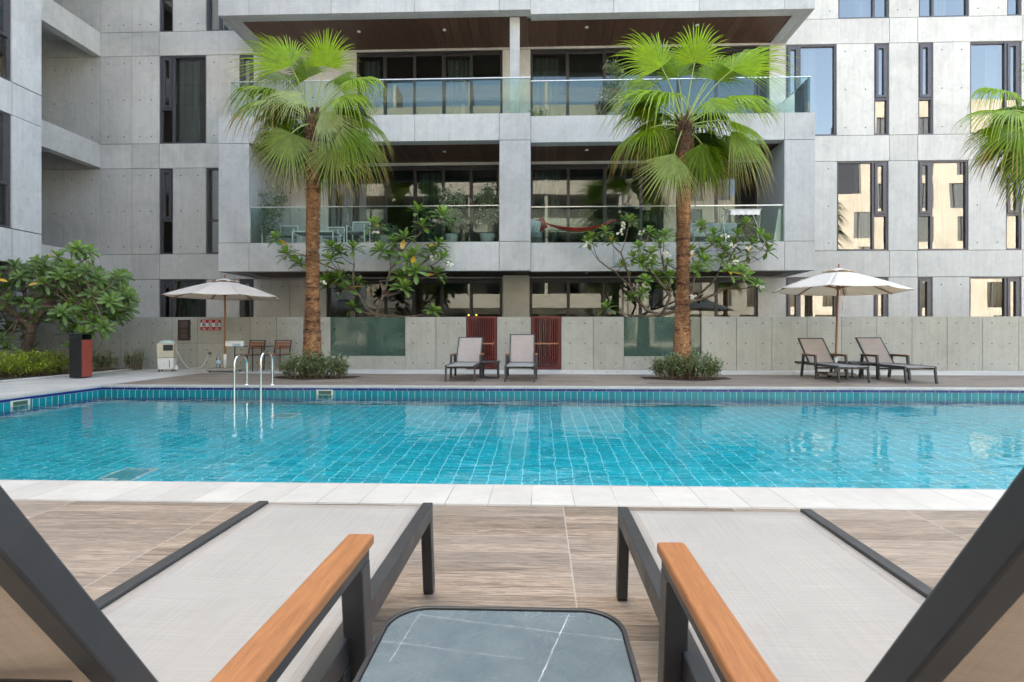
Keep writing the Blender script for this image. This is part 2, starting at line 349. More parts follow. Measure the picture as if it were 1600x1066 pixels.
def bark(name, c1, c2, c3):
    m = mat(name, c1, .85); k = N(m); P = k.pos()
    a = k.noise(k.mapn(P, (5,5,20)), 1.6, 8, .75, 1.6); b_ = k.noise(k.mapn(P, (30,30,14)), 1.5, 5, .8)
    c = k.ramp(a, (.34, c3), (.46, c1), (.64, c2)); c = k.mix(1, c, k.ramp(b_, (.36, .42), (.6, 1.25)), 'MULTIPLY')
    big = k.noise(k.mapn(P, (2,2,.9)), 1.1, 4, .6); c = k.mix(1, c, k.ramp(big, (.35, (.55,.50,.50)), (.62, (1.1,1.12,1.15))), 'MULTIPLY'); bd = k.noise(k.mapn(P, (.6,.6,7)), 1.0, 3, .6, .4); c = k.mix(1, c, k.ramp(bd, (.36, (.45,.42,.42)), (.46, (1,1,1)), (.62, (1.08,1.08,1.05))), 'MULTIPLY'); k.set('Base Color', c); k.set('Normal', k.bump(k.math('ADD', a, b_), .9, .02)); return m
M['palm_bark'] = bark('palm_bark', (.36,.17,.075), (.55,.30,.14), (.12,.055,.03))
M['palm_boot'] = bark('palm_boot', (.16,.085,.05), (.34,.24,.17), (.05,.028,.02))
M['frangi_bark'] = bark('frangipani_bark', (.20,.15,.11), (.33,.27,.21), (.09,.065,.05))
M['petiole'] = mat('petiole', (.30,.38,.10), .5)
M['soil'] = mat('soil', (.05,.035,.025), .95)
M['pot'] = satin('grey_planter', (.30,.31,.31), .6)
M['stone_base'] = concrete('umbrella_base_stone', (.32,.29,.25), .1)
def table_stone():
    m = mat('blue_grey_stone', (.12,.15,.17), .22); k = N(m); P = k.pos('obj')
    a = k.noise(P, 4, 7, .68, 1.2); b_ = k.noise(P, 16, 6, .75, 1.6)
    c = k.ramp(a, (.3, (.085,.115,.13)), (.7, (.135,.17,.185))); c = k.mix(k.ramp(b_, (.54, 0.), (.60, .12), (.66, 0.)), c, (.09,.12,.14))
    s = k.n('SeparateXYZ'); k.l(P, s.inputs[0]); wob = k.math('MULTIPLY', k.math('SUBTRACT', k.noise(P, 9, 4, .7), .5), .008)
    for (p, q, wd, st) in VEINS:
        dx, dy = q[0]-p[0], q[1]-p[1]; L = math.hypot(dx, dy); nx, ny = -dy/L, dx/L; c0 = nx*p[0]+ny*p[1]
        dd = k.math('ADD', k.math('SUBTRACT', k.math('ADD', k.math('MULTIPLY', s.outputs[0], nx), k.math('MULTIPLY', s.outputs[1], ny)), c0), wob)
        on = k.math('LESS_THAN', k.math('ABSOLUTE', dd), wd)
        t = k.math('DIVIDE', k.math('ADD', k.math('MULTIPLY', k.math('SUBTRACT', s.outputs[0], p[0]), dx/L), k.math('MULTIPLY', k.math('SUBTRACT', s.outputs[1], p[1]), dy/L)), L)
        on = k.math('MULTIPLY', on, k.math('MULTIPLY', k.math('GREATER_THAN', t, 0), k.math('LESS_THAN', t, 1)))
        on = k.math('MULTIPLY', on, k.ramp(k.noise(P, 30, 3), (.35, st*.3), (.6, st)))
        c = k.mix(on, c, (.62,.64,.64))
    k.set('Base Color', c); k.set('Roughness', k.ramp(b_, (.3, .2), (.7, .32))); return m
# ================================================================ SETTING
YN, YF, XL, XR = 3.56, 9.87, X(158, 9.87), 15.0       # pool rectangle
WATER = -.155
def ring(name, m, x0, x1, y0, y1, z, kind='structure'):
    o = MB().add([(x0,y0,z),(x1,y0,z),(x1,y1,z),(x0,y1,z)], [(0,1,2,3)]).build(name, m); return tag(o, kind=kind)
g = MB(); B = 400
for (x0,x1,y0,y1) in ((-B,B,-B,YN-.3),(-B,B,YF+.1,B),(-B,XL-.1,YN-.3,YF+.1),(XR+.1,B,YN-.3,YF+.1)):
    g.add([(x0,y0,-.02),(x1,y0,-.02),(x1,y1,-.02),(x0,y1,-.02)], [(0,1,2,3)])
tag(g.build('ground', M['ground']), kind='structure')
ring('pool_deck', M['deck'], -14, 16, -8, 3.155, 0)
XD = X(290, 12.85)
ring('far_deck', M['deck'], XL-.02, 17, YF+.20, 12.85, 0)
pv = MB()
for (x0,x1,y0,y1) in ((XL-.02,18,12.85,14.6),(-14.6,XL-.02,YN-.4,14.6)):
    pv.add([(x0,y0,.002),(x1,y0,.002),(x1,y1,.002),(x0,y1,.002)], [(0,1,2,3)])
tag(pv.build('paving', M['paving']), kind='structure')
c = MB(); NS = .018
c.box(XL-.2, XR+.3, 3.155, YN+NS, -.03, .006); c.box(XL-.2, XR+.3, YF-NS, YF+.20, -.03, .008); c.box(XL-.2, XL+NS, YN+NS, YF-NS, -.03, .008); c.box(XR-NS, XR+.3, YN+NS, YF-NS, -.03, .008)
tag(c.build('pool_coping', M['coping'], bevel=.006), kind='structure')
p = MB(); ZB = -1.45
p.add([(XL,YN,ZB),(XR,YN,ZB),(XR,YF,ZB),(XL,YF,ZB)], [(0,1,2,3)], 0)
p.add([(XL,YF,ZB),(XR,YF,ZB),(XR,YF,-.075),(XL,YF,-.075)], [(0,1,2,3)], 1)
p.add([(XL,YN,ZB),(XR,YN,ZB),(XR,YN,-.075),(XL,YN,-.075)], [(3,2,1,0)], 1)
p.add([(XL,YN,ZB),(XL,YF,ZB),(XL,YF,-.075),(XL,YN,-.075)], [(0,1,2,3)], 2)
p.add([(XR,YN,ZB),(XR,YF,ZB),(XR,YF,-.075),(XR,YN,-.075)], [(3,2,1,0)], 2)
p.box(XL, XR, YF-.012, YF+.05, -.078, -.03, 3); p.box(XL, XR, YN-.05, YN+.012, -.078, -.03, 3); p.box(XL-.05, XL+.012, YN+.012, YF-.012, -.078, -.03, 3)
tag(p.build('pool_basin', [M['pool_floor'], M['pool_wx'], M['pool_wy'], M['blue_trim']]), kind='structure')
ring('pool_water', M['water'], XL+.001, XR, YN, YF-.001, WATER)
# ================================================================ MAIN BUILDING
YB = 17.45; FH = 3.7
FZ = [0, 3.68, 7.44, 11.25, 15.05, 18.85, 22.65, 26.45]; CZ = [2.82, 6.60, 10.43]+[z+2.98 for z in FZ[3:]]; SB = [0, 2.835]+[z-.78 for z in FZ[2:]]
bld = empty('apartment_building', (0,0,0), 'grey concrete apartment block with glazed balconies facing across the pool', 'building')
XLB = X(157, YB); XRB = 22.0
# storey rows: px of windows (left px, right px, kind)
WR = {0: [(249,322,'NB'),(374,396,'N'),(1228,1307,'NB'),(1365,1388,'N'),(1434,1457,'N'),(1515,1596,'BN')],
      1: [(249,270,'N'),(322,345,'G'),(1308,1388,'BN'),(1434,1513,'NB'),(1572,1596,'N'),(1650,1730,'NB')],
      2: [(249,322,'NB'),(374,396,'N'),(1228,1307,'NB'),(1366,1389,'N'),(1435,1458,'N'),(1516,1596,'BN')],
      3: [(249,270,'N'),(322,396,'NB'),(1310,1389,'BN'),(1436,1514,'NB'),(1574,1596,'N')],
      4: [(249,322,'NB'),(374,396,'N'),(1228,1307,'NB'),(1366,1389,'N'),(1516,1596,'BN')]}
WR[5] = WR[3]; WR[6] = WR[4]
GLZ = {0: (510,784,828,1184), 1: (513,779,829,1184), 2: (557,785,829,1202)}
def row_z(n): return FZ[n], CZ[n]
def panel(mb, x0, x1, z0, z1, y=YB, th=.2, holes=0, g=.008):
    mb.box(x0+g, x1-g, y, y+th, z0+g, z1-g, 0)
    if holes:
        xs = [x0+.28, x1-.28] if x1-x0 < 2.2 else [x0+.28, (x0+x1)/2-.3, (x0+x1)/2+.3, x1-.28]
        if x1-x0 < .9: xs = [(x0+x1)/2]
        n = 3
        for xx in xs:
            for i in range(n):
                zz = z0+.25+(z1-z0-.5)*i/(n-1)
                mb.disc((xx, y-.003, zz), .022, n=10, mat=1)
def window(x0, x1, z0, z1, kind, y=YB, parent=bld, along='x'):
    """framed window on the facade plane; NB = narrow casement left of a big pane"""
    fr = MB(); f = .055; yy0, yy1 = y+.035, y+.12
    parts = []
    nw = .46
    if kind == 'N' : cols = [(x0, x1, 'n')]
    elif kind == 'G': cols = [(x0, x1, 'g')]
    elif kind == 'NB': cols = [(x0, x0+nw, 'n'), (x0+nw, x1, 'b')]
    else: cols = [(x0, x1-nw, 'b'), (x1-nw, x1, 'n')]
    # outer frame
    fr.box(x0, x0+f, yy0, yy1, z0, z1); fr.box(x1-f, x1, yy0, yy1, z0, z1)
    fr.box(x0+f, x1-f, yy0, yy1, z0, z0+f); fr.box(x0+f, x1-f, yy0, yy1, z1-f, z1)
    if len(cols) == 2: xm = cols[0][1]; fr.box(xm-.035, xm+.035, yy0+.003, yy1, z0+f, z1-f)
    zt = z0+(z1-z0)*.395
    sash = MB(); gl = MB(); hs = False
    for a, b, t in cols:
        a2, b2 = (a+f if a == x0 else a+.035), (b-f if b == x1 else b-.035)
        if t in 'b': gl.add([(a2,y+.09,z0+f),(b2,y+.09,z0+f),(b2,y+.09,z1-f),(a2,y+.09,z1-f)], [(0,1,2,3)])
        elif t == 'g':
            fr.box(a2, b2, yy0+.003, yy1, zt-.03, zt+.03)
            gl.add([(a2,y+.09,z0+f),(b2,y+.09,z0+f),(b2,y+.09,zt-.03),(a2,y+.09,zt-.03)], [(0,1,2,3)])
            gl.add([(a2,y+.09,zt+.03),(b2,y+.09,zt+.03),(b2,y+.09,z1-f),(a2,y+.09,z1-f)], [(0,1,2,3)])
        else:
            hs = True
            fr.box(a2, b2, yy0+.003, yy1, zt-.035, zt+.035)
            gl.add([(a2,y+.09,z0+f),(b2,y+.09,z0+f),(b2,y+.09,zt-.035),(a2,y+.09,zt-.035)], [(0,1,2,3)])
            s0, s1, t0, t1 = a2+.012, b2-.012, zt+.047, z1-f-.012; sw = .085; q0, q1 = yy0-.018, yy1-.02
            sash.box(s0, s0+sw, q0, q1, t0, t1); sash.box(s1-sw, s1, q0, q1, t0, t1); sash.box(s0+sw, s1-sw, q0, q1, t0, t0+sw); sash.box(s0+sw, s1-sw, q0, q1, t1-sw, t1)
            gl.add([(s0+sw,y+.07,t0+sw),(s1-sw,y+.07,t0+sw),(s1-sw,y+.07,t1-sw),(s0+sw,y+.07,t1-sw)], [(0,1,2,3)])
    w_ = fr.build('window', M['frame'], parent)
    gl.build('pane', M['glass'], w_)
    if hs: sash.build('casement', M['frame'], w_)
    return w_
def curtain_in(w_, x0, x1, z0, z1, y=YB+.3, amp=.03):
    mb = MB(); n = int((x1-x0)/.035)+2; v = []
    for i in range(n+1):
        xx = x0+(x1-x0)*i/n; yy = y+amp*math.sin(i*1.3)+amp*.5*math.sin(i*.7+2)
        v += [(xx,yy,z0),(xx,yy,z1)]
    mb.add(v, [(2*i,2*i+2,2*i+3,2*i+1) for i in range(n)], 0, True)
    return mb.build('curtain', M['curtain'], w_)
fac = MB(); 
BZL, BZR = X(396, YB), X(1228, YB)        # balcony bay
wins = []
for n in range(7):
    z0, z1 = row_z(n); zb = FZ[n+1]
    W_ = [(X(a,YB), X(b,YB), k, a) for a, b, k in WR[n]]
    brk = sorted(set([XLB, X(206,YB), X(249,YB), X(1390,YB), X(1434,YB), X(1598,YB), XRB, BZL, BZR] + [w0 for w0,_,_,_ in W_] + [w1 for _,w1,_,_ in W_]))
    # merge almost equal break points
    bb = [brk[0]]
    for q in brk[1:]:
        if q-bb[-1] > .12: bb.append(q)
        else: bb[-1] = q if any(abs(q-w_[i]) < 1e-6 for w_ in W_ for i in (0,1)) else bb[-1]
    for a, b in zip(bb[:-1], bb[1:]):
        mid = (a+b)/2
        if BZL-.05 < a and b < BZR+.05:
            continue
        if any(w0-.01 < mid < w1+.01 for w0,w1,_,_ in W_): continue
        panel(fac, a, b, z0, z1, holes=(b-a > .95 or (b-a>.5 and False)))
    # band between storeys
    for a, b in ((XLB, X(206,YB)), (X(206,YB), X(249,YB)), (X(249,YB), BZL), (BZR, X(1390,YB)), (X(1390,YB), X(1434,YB)), (X(1434,YB), X(1598,YB)), (X(1598,YB), XRB)):
        panel(fac, a, b, z1, zb)
    for w0, w1, k, px in W_:
        w_ = window(w0, w1, z0 if n else .3, z1, k); wins.append((w_, w0, w1, z0, z1))
        if w1-w0 > 1 and n < 4: 
            cw = (w1-w0)*(.55 if px < 700 else .3)
            if px < 700: curtain_in(w_, w0+.4, w0+.4+cw*.9, z0+.02, z1-.05)
            else: curtain_in(w_, w1-cw-.4, w1-.5, z0+.02, z1-.05)
# walls inside the balcony bay
for n in range(7):
    z0, z1 = row_z(n); a0, a1, b0, b1 = GLZ.get(n, (520,785,829,1184)); xs = [X(q,YB) for q in (a0,a1,b0,b1)]
    seg = [(BZL, xs[0]), (xs[1], xs[2]), (xs[3], BZR)]
    for a, b in seg:
        m_ = (b-a)
        if m_ > 2: panel(fac, a, a+m_*.5, z0, z1, holes=1); panel(fac, a+m_*.5, b, z0, z1, holes=1)
        else: panel(fac, a, b, z0, z1)
    panel(fac, BZL, BZR, z1, FZ[n+1])
fac.build('facade_wall', [M['conc'], M['hole']], bld)
bk = MB(); bk.box(XLB-.3, XRB, YB+.21, YB+.30, -.1, .0)      # backing seen through the joints
for n in range(7):
    z0, z1 = row_z(n); bk.box(XLB-.3, XRB, YB+.21, YB+.35, z1+.02, FZ[n+1]-.02)
bk.box(XLB-1, XLB, YB+.36, 30, 0, FZ[7]); bk.box(XRB, XRB+.4, YB, 30, 0, FZ[7]); bk.box(XLB-1, XRB+.4, 30, 30.4, 0, FZ[7]+.5); bk.box(XLB-1, XRB+.4, YB, 30, FZ[7], FZ[7]+4)  # last box: unseen roof block, height added to lengthen the building's shade
for n in range(8): bk.box(XLB, XRB, YB+.36, 29.9, FZ[n]-.3, FZ[n]-.02, 1)
bk.box(XLB, XRB, 22.0, 22.2, 0, FZ[7]-.31, 1)
for xx in (-11.2, BZL+1.0, -.75, BZR-.2, 10.6, 13.9, 17): bk.box(xx-.1, xx+.1, YB+.37, 21.9, 0, FZ[7]-.31, 1)
bk.build('core', [M['joint'], M['dark_room']], bld)
# sliding doors
def doors(n, pxs, names=0):
    z0, z1 = row_z(n); xs = [X(q,YB) for q in pxs]
    for i, (a, b) in enumerate(zip(xs[:-1], xs[1:])):
        o = .045*(i % 2); fr = MB(); f = .075; y0, y1 = YB+.03+o, YB+.075+o
        a2, b2 = a-.02*(i > 0), b+.02*(i < len(xs)-2)
        fr.box(a2, a2+f, y0, y1, z0+.03, z1-.06); fr.box(b2-f, b2, y0, y1, z0+.03, z1-.06); fr.box(a2+f, b2-f, y0, y1, z0+.03, z0+.11); fr.box(a2+f, b2-f, y0, y1, z1-.15, z1-.06)
        d_ = fr.build('sliding_door', M['frame_br'], bld)
        MB().add([(a2+f,y0+.02,z0+.11),(b2-f,y0+.02,z0+.11),(b2-f,y0+.02,z1-.15),(a2+f,y0+.02,z1-.15)], [(0,1,2,3)]).build('pane', M['glass_door'], d_)
        if n > 0 and i == 0 or (n > 0 and pxs[0] < 800 and i == 3): curtain_in(d_, a2+.1, b2-.1 if i else b2-.3, z0+.05, z1-.1, y=YB+.42)
    fm = MB(); fm.box(xs[0], xs[-1], YB+.01, YB+.17, z1-.058, z1-.004); fm.box(xs[0], xs[-1], YB+.01, YB+.17, z0+.002, z0+.028); fm.box(xs[0]-.06, xs[0]-.022, YB+.01, YB+.17, z0+.002, z1-.004); fm.box(xs[-1]+.022, xs[-1]+.06, YB+.01, YB+.17, z0+.002, z1-.004)
    fm.build('door_track', M['frame_br'], bld)
doors(0, (513,557,602,646,690,736,784)); doors(0, (828,888,943,1001,1061,1120,1184))
doors(1, (513,557,602,648,692,736,779)); doors(1, (829,888,945,1002,1061,1120,1184))
doors(2, (557,601,647,693,736,785)); doors(2, (829,887,945,1003,1061,1120,1184))
# balcony slabs, fascias and columns
YSL, YSR = 15.35, 15.58
PL = [341,389,517.5,648,780,829]; PR = [829,959,1092.6,1226,1274]
xl0, xr1 = X(341,YSL), X(1274,YSR); xm = X(829,YSL)
for n in (1,2,3,4,5,6,7):
    zb, zt = SB[n], FZ[n]
    fs = MB()
    XS = [X(q,YSL) for q in PL]
    for a, b in zip(XS[:-1], XS[1:]): fs.box(a+.006, b-.006, YSL, YSL+.16, zb, zt)
    XS = [X(q,YSR) for q in PR]
    for a, b in zip(XS[:-1], XS[1:]): fs.box(max(a, xm)+.006, b-.006, YSR, YSR+.16, zb, zt)
    fs.box(xl0+.006, xl0+.16, YSL+.165, YB-.01, zb, zt); fs.box(xr1-.16, xr1-.006, YSR+.165, YB-.01, zb, zt)
    # slab with its lower concrete border
    fs.box(xl0+.165, xm, YSL+.165, YSL+.34, zb+.004, zt-.02, 0); fs.box(xm+.002, xr1-.165, YSR+.165, YSR+.34, zb+.004, zt-.02, 0)
    fs.box(xl0+.165, xl0+.5, YSL+.343, YB-.01, zb+.004, zt-.02, 0); fs.box(xr1-.5, xr1-.165, YSR+.343, YB-.01, zb+.004, zt-.02, 0)
    fs.box(xl0+.503, xm, YSL+.343, YB-.01, zb+.08, zt-.02, 0); fs.box(xm+.002, xr1-.503, YSR+.343, YB-.01, zb+.08, zt-.02, 0)
    fs.build('balcony_slab', M['conc_front'], bld)
    sf = MB(); xx = xl0+.51; 
    while xx < xr1-.52:
        w2 = .30; y_ = YSL+.35 if xx < xm-.2 else YSR+.35
        sf.box(xx, min(xx+w2-.008, xr1-.51), y_, YB-.02, zb+.03 if n != 1 else zb+.03, zb+.076); xx += w2
    s_ = sf.build('timber_soffit', M['soffit'], bld)
    if n < 4:
        for px in (694, 917, 560, 1090):
            q = X(px, 16.3); dl = MB(); dl.lathe([(0,.012),(.035,.012),(.045,0),(.055,0),(.055,.03)], 16, (q, 16.35, zb+.012)); dl.build('downlight', M['white_metal'], s_)
# full-height front columns (ground floor set back), thin level two column
for (a, b, Y) in ((341,389,YSL),(780,829,YSL),(1225.5,1274,YSR)):
    for n in (1,):
        q0, q1 = X(a,Y), X(b,Y)
        MB().box(q0+.006, q1-.006, Y+.002, (YB-.01 if a != 780 else Y+.9), FZ[n]+.012, SB[n+1]-.012).build('column', M['conc_front'], bld, bevel=.008)
for n in (2,3,4,5,6):
    q0, q1 = X(797,15.9), X(812,15.9)
    MB().box(q0, q1, 15.75, 16.05, FZ[n]+.01, SB[n+1]+.025).build('column', M['conc_front'], bld, bevel=.008)
MB().box(X(786,16.6), X(827,16.6), 16.6, YB-.01, 0, 2.83).build('column', M['conc_wall'], bld, bevel=.008)
# balustrades
def rail_run(name, pts, z, joints=2.0):
    gm = MB(); hr = MB()
    for a, b in zip(pts[:-1], pts[1:]):
        a, b = Vector((*a, 0)), Vector((*b, 0)); L = (b-a).length; k = max(1, round(L/joints)); t = (b-a)/L
        for i in range(k):
            p0, p1 = a+t*(L*i/k+.006), a+t*(L*(i+1)/k-.006)
            gm.bar((p0.x,p0.y,z+.54), (p1.x,p1.y,z+.54), .018, 1.06)
        hr.bar((a.x,a.y,z+1.085), (b.x,b.y,z+1.085), .04, .025)
    o = gm.build(name, M['glass_rail'], bld); hr.build('handrail', M['rail'], o); return o
yl, yr = YSL+.10, YSR+.10
rail_run('glass_balustrade', [(X(390,yl), yl), (X(779.5,yl), yl)], FZ[1])
rail_run('glass_balustrade', [(X(830,yr), yr), (X(1224,yr), yr)], FZ[1])
for n in (2,3,4):
    rail_run('glass_balustrade', [(X(358,YSL), YB-.02), (X(358,YSL), yl), (xm, yl)], FZ[n])
    rail_run('glass_balustrade', [(xm, yr), (X(1266,yr), yr), (X(1266,yr), YB-.02)], FZ[n])
# ================================================================ LEFT WING
wing = empty('apartment_wing', (-13.5, 5, 0), 'concrete side wing along the left edge with open gallery beams', 'building')
XW, YWE = -13.52, 13.82
wi = Vector((13.5,-5,0))
def wb(x0,x1,y0,y1,z0,z1,mb,m_=0): mb.box(x0+13.5,x1+13.5,y0-5,y1-5,z0,z1,m_)
wm = MB(); ycuts = [13.82, 13.02, 11.9, 10.2, 9.1, 7.0, 5.9, 3.8, 2.7, .6, -.5, -2.6, -3.7, -5.4]
for n in range(7):
    z0, z1 = (FZ[n]+.01, CZ[n]) if n else (2.83-.0, 2.82)
    for i, (ya, yb_) in enumerate(zip(ycuts[:-1], ycuts[1:])):
        if n and i % 2 == 0: wb(XW-.25, XW, yb_+.008, ya-.008, z0+.008, z1-.008, wm)
        elif n:
            f = MB(); f_ = .055
            def fb(a,b,c_,d_): wb(XW-.14, XW-.04, a, b, c_, d_, f)
            ym = yb_+.46
            fb(yb_, yb_+f_, z0, z1); fb(ya-f_, ya, z0, z1); fb(yb_+f_, ya-f_, z0, z0+f_); fb(yb_+f_, ya-f_, z1-f_, z1); fb(ya-.5, ya-.42, z0+f_, z1-f_); fb(ya-.42, ya-f_, z0+1.1, z0+1.17)
            fb(ya-.42, ya-.33, z0+1.17, z1-f_); fb(ya-f_-.1, ya-f_-.002, z0+1.17, z1-f_)
            w_ = f.build('window', M['frame'], wing)
            g2 = MB(); q = XW-.09+13.5; g2.add([(q,yb_+f_-5,z0+f_),(q,ya-f_-5,z0+f_),(q,ya-f_-5,z1-f_),(q,yb_+f_-5,z1-f_)], [(0,1,2,3)]); g2.build('pane', M['glass'], w_)
        if i % 2 == 0: wb(XW-.25, XW, ycuts[min(i+2, len(ycuts)-1)]+.008, ycuts[i+1]-.008+.0, z1+.008, FZ[n+1]-.008, wm); wb(XW-.25, XW, ycuts[i+1]+.008, ya-.008, z1+.008, FZ[n+1]-.008, wm)
wm.build('facade_wall', M['conc_wing'], wing)
co = MB(); wb(-20, XW-.26, -5.4, YWE-.02, 2.85, FZ[7], co); wb(-20, -14.75, -5.4, YWE-.3, 0, 2.83, co); wb(XW-.26, XW, -5.5, -5.41, 0, FZ[7], co)
co.build('core', M['joint'], wing)
en = MB()
for n in range(7):
    z0, z1 = (FZ[n]+.01, CZ[n]) if n else (0, 2.82)
    if n: wb(-14.9, XW-.002, YWE-.018, YWE, z0+.008, z1-.008, en)
    wb(-14.9, XW-.002, YWE-.018, YWE, z1+.008, FZ[n+1]-.008, en)
en.build('end_wall', M['conc_wing'], wing)
cl = MB(); wb(-14.15, -13.85, 13.45, 13.78, 0, 2.83, cl); cl.build('column', M['conc_front'], wing, bevel=.01)
XG = X(157, YB)
for n in range(1, 7):
    bm = MB(); wb(XG-.30, XG, YWE+.01, YB-.005, (SB[n]-.02 if n > 1 else 2.83), FZ[n], bm); bm.build('gallery_beam', M['conc'], wing)
    bm = MB(); wb(-20, XG-.31, YWE+.01, YB-.005, FZ[n]-.25, FZ[n]-.01, bm); bm.build('gallery_slab', M['conc'], wing)
gw = MB()
for n in range(7):
    for a, b in ((X(99,YB), XG), (-17.6, X(99,YB))):
        gw.box(a+13.5+.006, b+13.5-.006, YB-5, YB-4.8, FZ[n]+.008, CZ[n]-.01)
        for xx in (a+.3, b-.3):
            for i in range(3): gw.disc((xx+13.5, YB-5.003, FZ[n]+.25+1.15*i), .022, mat=1)
    gw.box(-20+13.5, XG+13.5-.006, YB-5, YB-4.8, CZ[n]+.01, FZ[n+1]-.008)
gw.box(-20+13.5, -17.61+13.5, YWE-5, YB-5.01, 0, FZ[7])
gw.build('gallery_wall', [M['conc'], M['hole']], wing)
# ================================================================ OPPOSITE SIDE OF THE COURT (seen mirrored in glass and water)
opp = empty('opposite_apartments', (0,-10,0), 'sunlit cream apartments across the court, seen mirrored in the windows', 'building')
om = MB(); og = MB(); of = MB()
def oblock(x0, x1, yf, top, per=4.6):
    n = 0
    while (n+1)*FH <= top+.1:
        z0 = n*FH; zb = z0+2.8
        om.box(x0, x1, yf-.4, yf, zb, z0+FH)
        x = x0; k = n % 2
        while x < x1-.5:
            w1 = min(x+1.7+.8*k, x1); w2 = min(w1+(1.6 if k else 2.2), x1); om.box(x, w1, yf-.4, yf, z0, zb)
            if w2 > w1+.2:
                og.add([(w1,yf-.2,z0),(w2,yf-.2,z0),(w2,yf-.2,zb),(w1,yf-.2,zb)], [(3,2,1,0)])
                of.box(w1, w1+.07, yf-.25, yf-.1, z0, zb); of.box(w2-.07, w2, yf-.25, yf-.1, z0, zb); of.box(w1+.55, w1+.63, yf-.25, yf-.1, z0, zb)
            x = w2; k = 1-k
        n += 1
    om.box(x0, x1, yf-.4, yf, n*FH, n*FH+1.0); of.box(x0, x1, yf-6, yf-.7, .1, n*FH+.3)
oblock(-24, 9, -9.0, 22.3); oblock(9, 20, -10.6, 18.6); oblock(20.0, 36, -12.5, 15.0); oblock(36, 62, -15, 26)
for n in (1,2,3,4,5,6):
    om.box(-22, 8, -8.99, -6.3, n*FH-.35, n*FH); om.box(-22, 8, -6.45, -6.3, n*FH, n*FH+1.0)
    for xx in (-22, -14.5, -7.0, .5, 7.7): om.box(xx, xx+.3, -8.98, -6.46, n*FH, (n+1)*FH-.36)
om.build('facade_wall', M['cream'], opp); og.build('pane', M['glass'], opp); of.build('window_frame', M['frame'], opp)
for o_ in opp.children: pass
# ================================================================ GARDEN WALL
YW = 14.35; TW_ = 1.452
gwl = empty('garden_wall', (0,YW,0), 'low grey concrete garden wall with tie holes, behind the far pool deck', 'wall')
pm = MB()
def gp(x0, x1, z0=0, z1=TW_, holes=True, rows=3):
    pm.box(x0+.006, x1-.006, 0, .18, z0+.004, z1-.004)
    if holes:
        for xx in (x0+.26*(x1-x0) if x1-x0 < 1.3 else x0+.27, x1-.26*(x1-x0) if x1-x0 < 1.3 else x1-.27):
            for i in range(rows): pm.disc((xx, -.003, z0+.18+(z1-z0-.36)*(i/(rows-1) if rows > 1 else .5)), .017, n=8, mat=1)
G = lambda q: X(q, YW)
j = [32, 70, 108, 148, 188, 228, 270]
for a, b in zip(j[:-1], j[1:]): gp(G(a), G(b))
gp(G(270), G(308), .0, .72, True, 2); gp(G(308), G(391), .0, .72, True, 2); gp(G(270), G(308), .72, TW_, True, 2); gp(G(308), G(391), .72, TW_, True, 1)
j = [391, 432, 474, 516]
for a, b in zip(j[:-1], j[1:]): gp(G(a), G(b))
gp(G(516), G(633), 0, .375, True, 1); gp(G(633), G(681)); gp(G(681), G(728.5))
gp(G(776.5), G(829.5)); gp(G(877), G(927)); gp(G(927), G(975)); gp(G(975), G(1096), 0, .375, True, 1)
j = [1096, 1151, 1206, 1261, 1315, 1370, 1425, 1480, 1535, 1592, 1650, 1710, 1770]
for a, b in zip(j[:-1], j[1:]): gp(G(a), G(b))
pm.build('wall_panel', [M['conc_wall'], M['hole']], gwl)
jb = MB(); jb.box(G(32), G(270)+.001, .03, .15, 0, TW_-.02); jb.box(G(270), G(516), .03, .15, 0, TW_-.02); jb.box(G(516), G(633), .03, .15, 0, .36); jb.box(G(633), G(728)-.01, .03, .15, 0, TW_-.02); jb.box(G(777), G(829)-.02, .03, .15, 0, TW_-.02); jb.box(G(877)+.02, G(975), .03, .15, 0, TW_-.02); jb.box(G(975), G(1096), .03, .15, 0, .36); jb.box(G(1096), G(1770), .03, .15, 0, TW_-.02)
jb.build('joint_filler', M['joint'], gwl)
for a, b in ((516,633),(975,1096)):
    MB().box(G(a)+.01, G(b)-.01, .06, .085, .38, TW_-.005).build('glass_screen', M['glass_green'], gwl)
ring('patio_floor', mat('patio_shade_floor', (.07,.055,.045), .7), -14.2, 18, YW+.19, YB+.2, .012)  # dark floor colour stands for the shade seen between gate slats
# red gates
def gate(pa, pb, label):
    x0, x1 = G(pa)+.01, G(pb)-.01; w = x1-x0; e = empty('slatted_gate', (x0,YW+.02,0), label, 'gate', 'red slatted gates in the garden wall')
    f = MB(); t = .075; f.box(0, t, 0, .09, .02, TW_+.01); f.box(w-t, w, 0, .09, .02, TW_+.01); f.box(t, w-t, 0, .09, TW_-.05, TW_+.01); f.box(t, w-t, 0, .09, .02, .08)
    f.build('gate_frame', M['red'], e, bevel=.004)
    n = 11; s = MB()
    for i in range(n):
        c0 = t+(w-2*t)*(i+.5)/n; s.box(c0-.018, c0+.012, .01, .085, .082, TW_-.052)
    s.build('slat', M['red'], e, bevel=.003)
    MB().box(t, w-t, -.003, .017, .70, .735).build('cross_rail', M['slat'], e); 
    hb = MB(); [hb.box(t+(w-2*t)*(i+.5)/n-.010, t+(w-2*t)*(i+.5)/n+.006, .013, .0195, .09, .21) for i in range(n)]; hb.build('metal_foot', M['rail'], e)
    return e
gate(728.5, 776.5, 'red slatted gate behind the left of the two centre loungers')
gate(829.5, 877, 'red slatted gate behind the right of the two centre loungers')
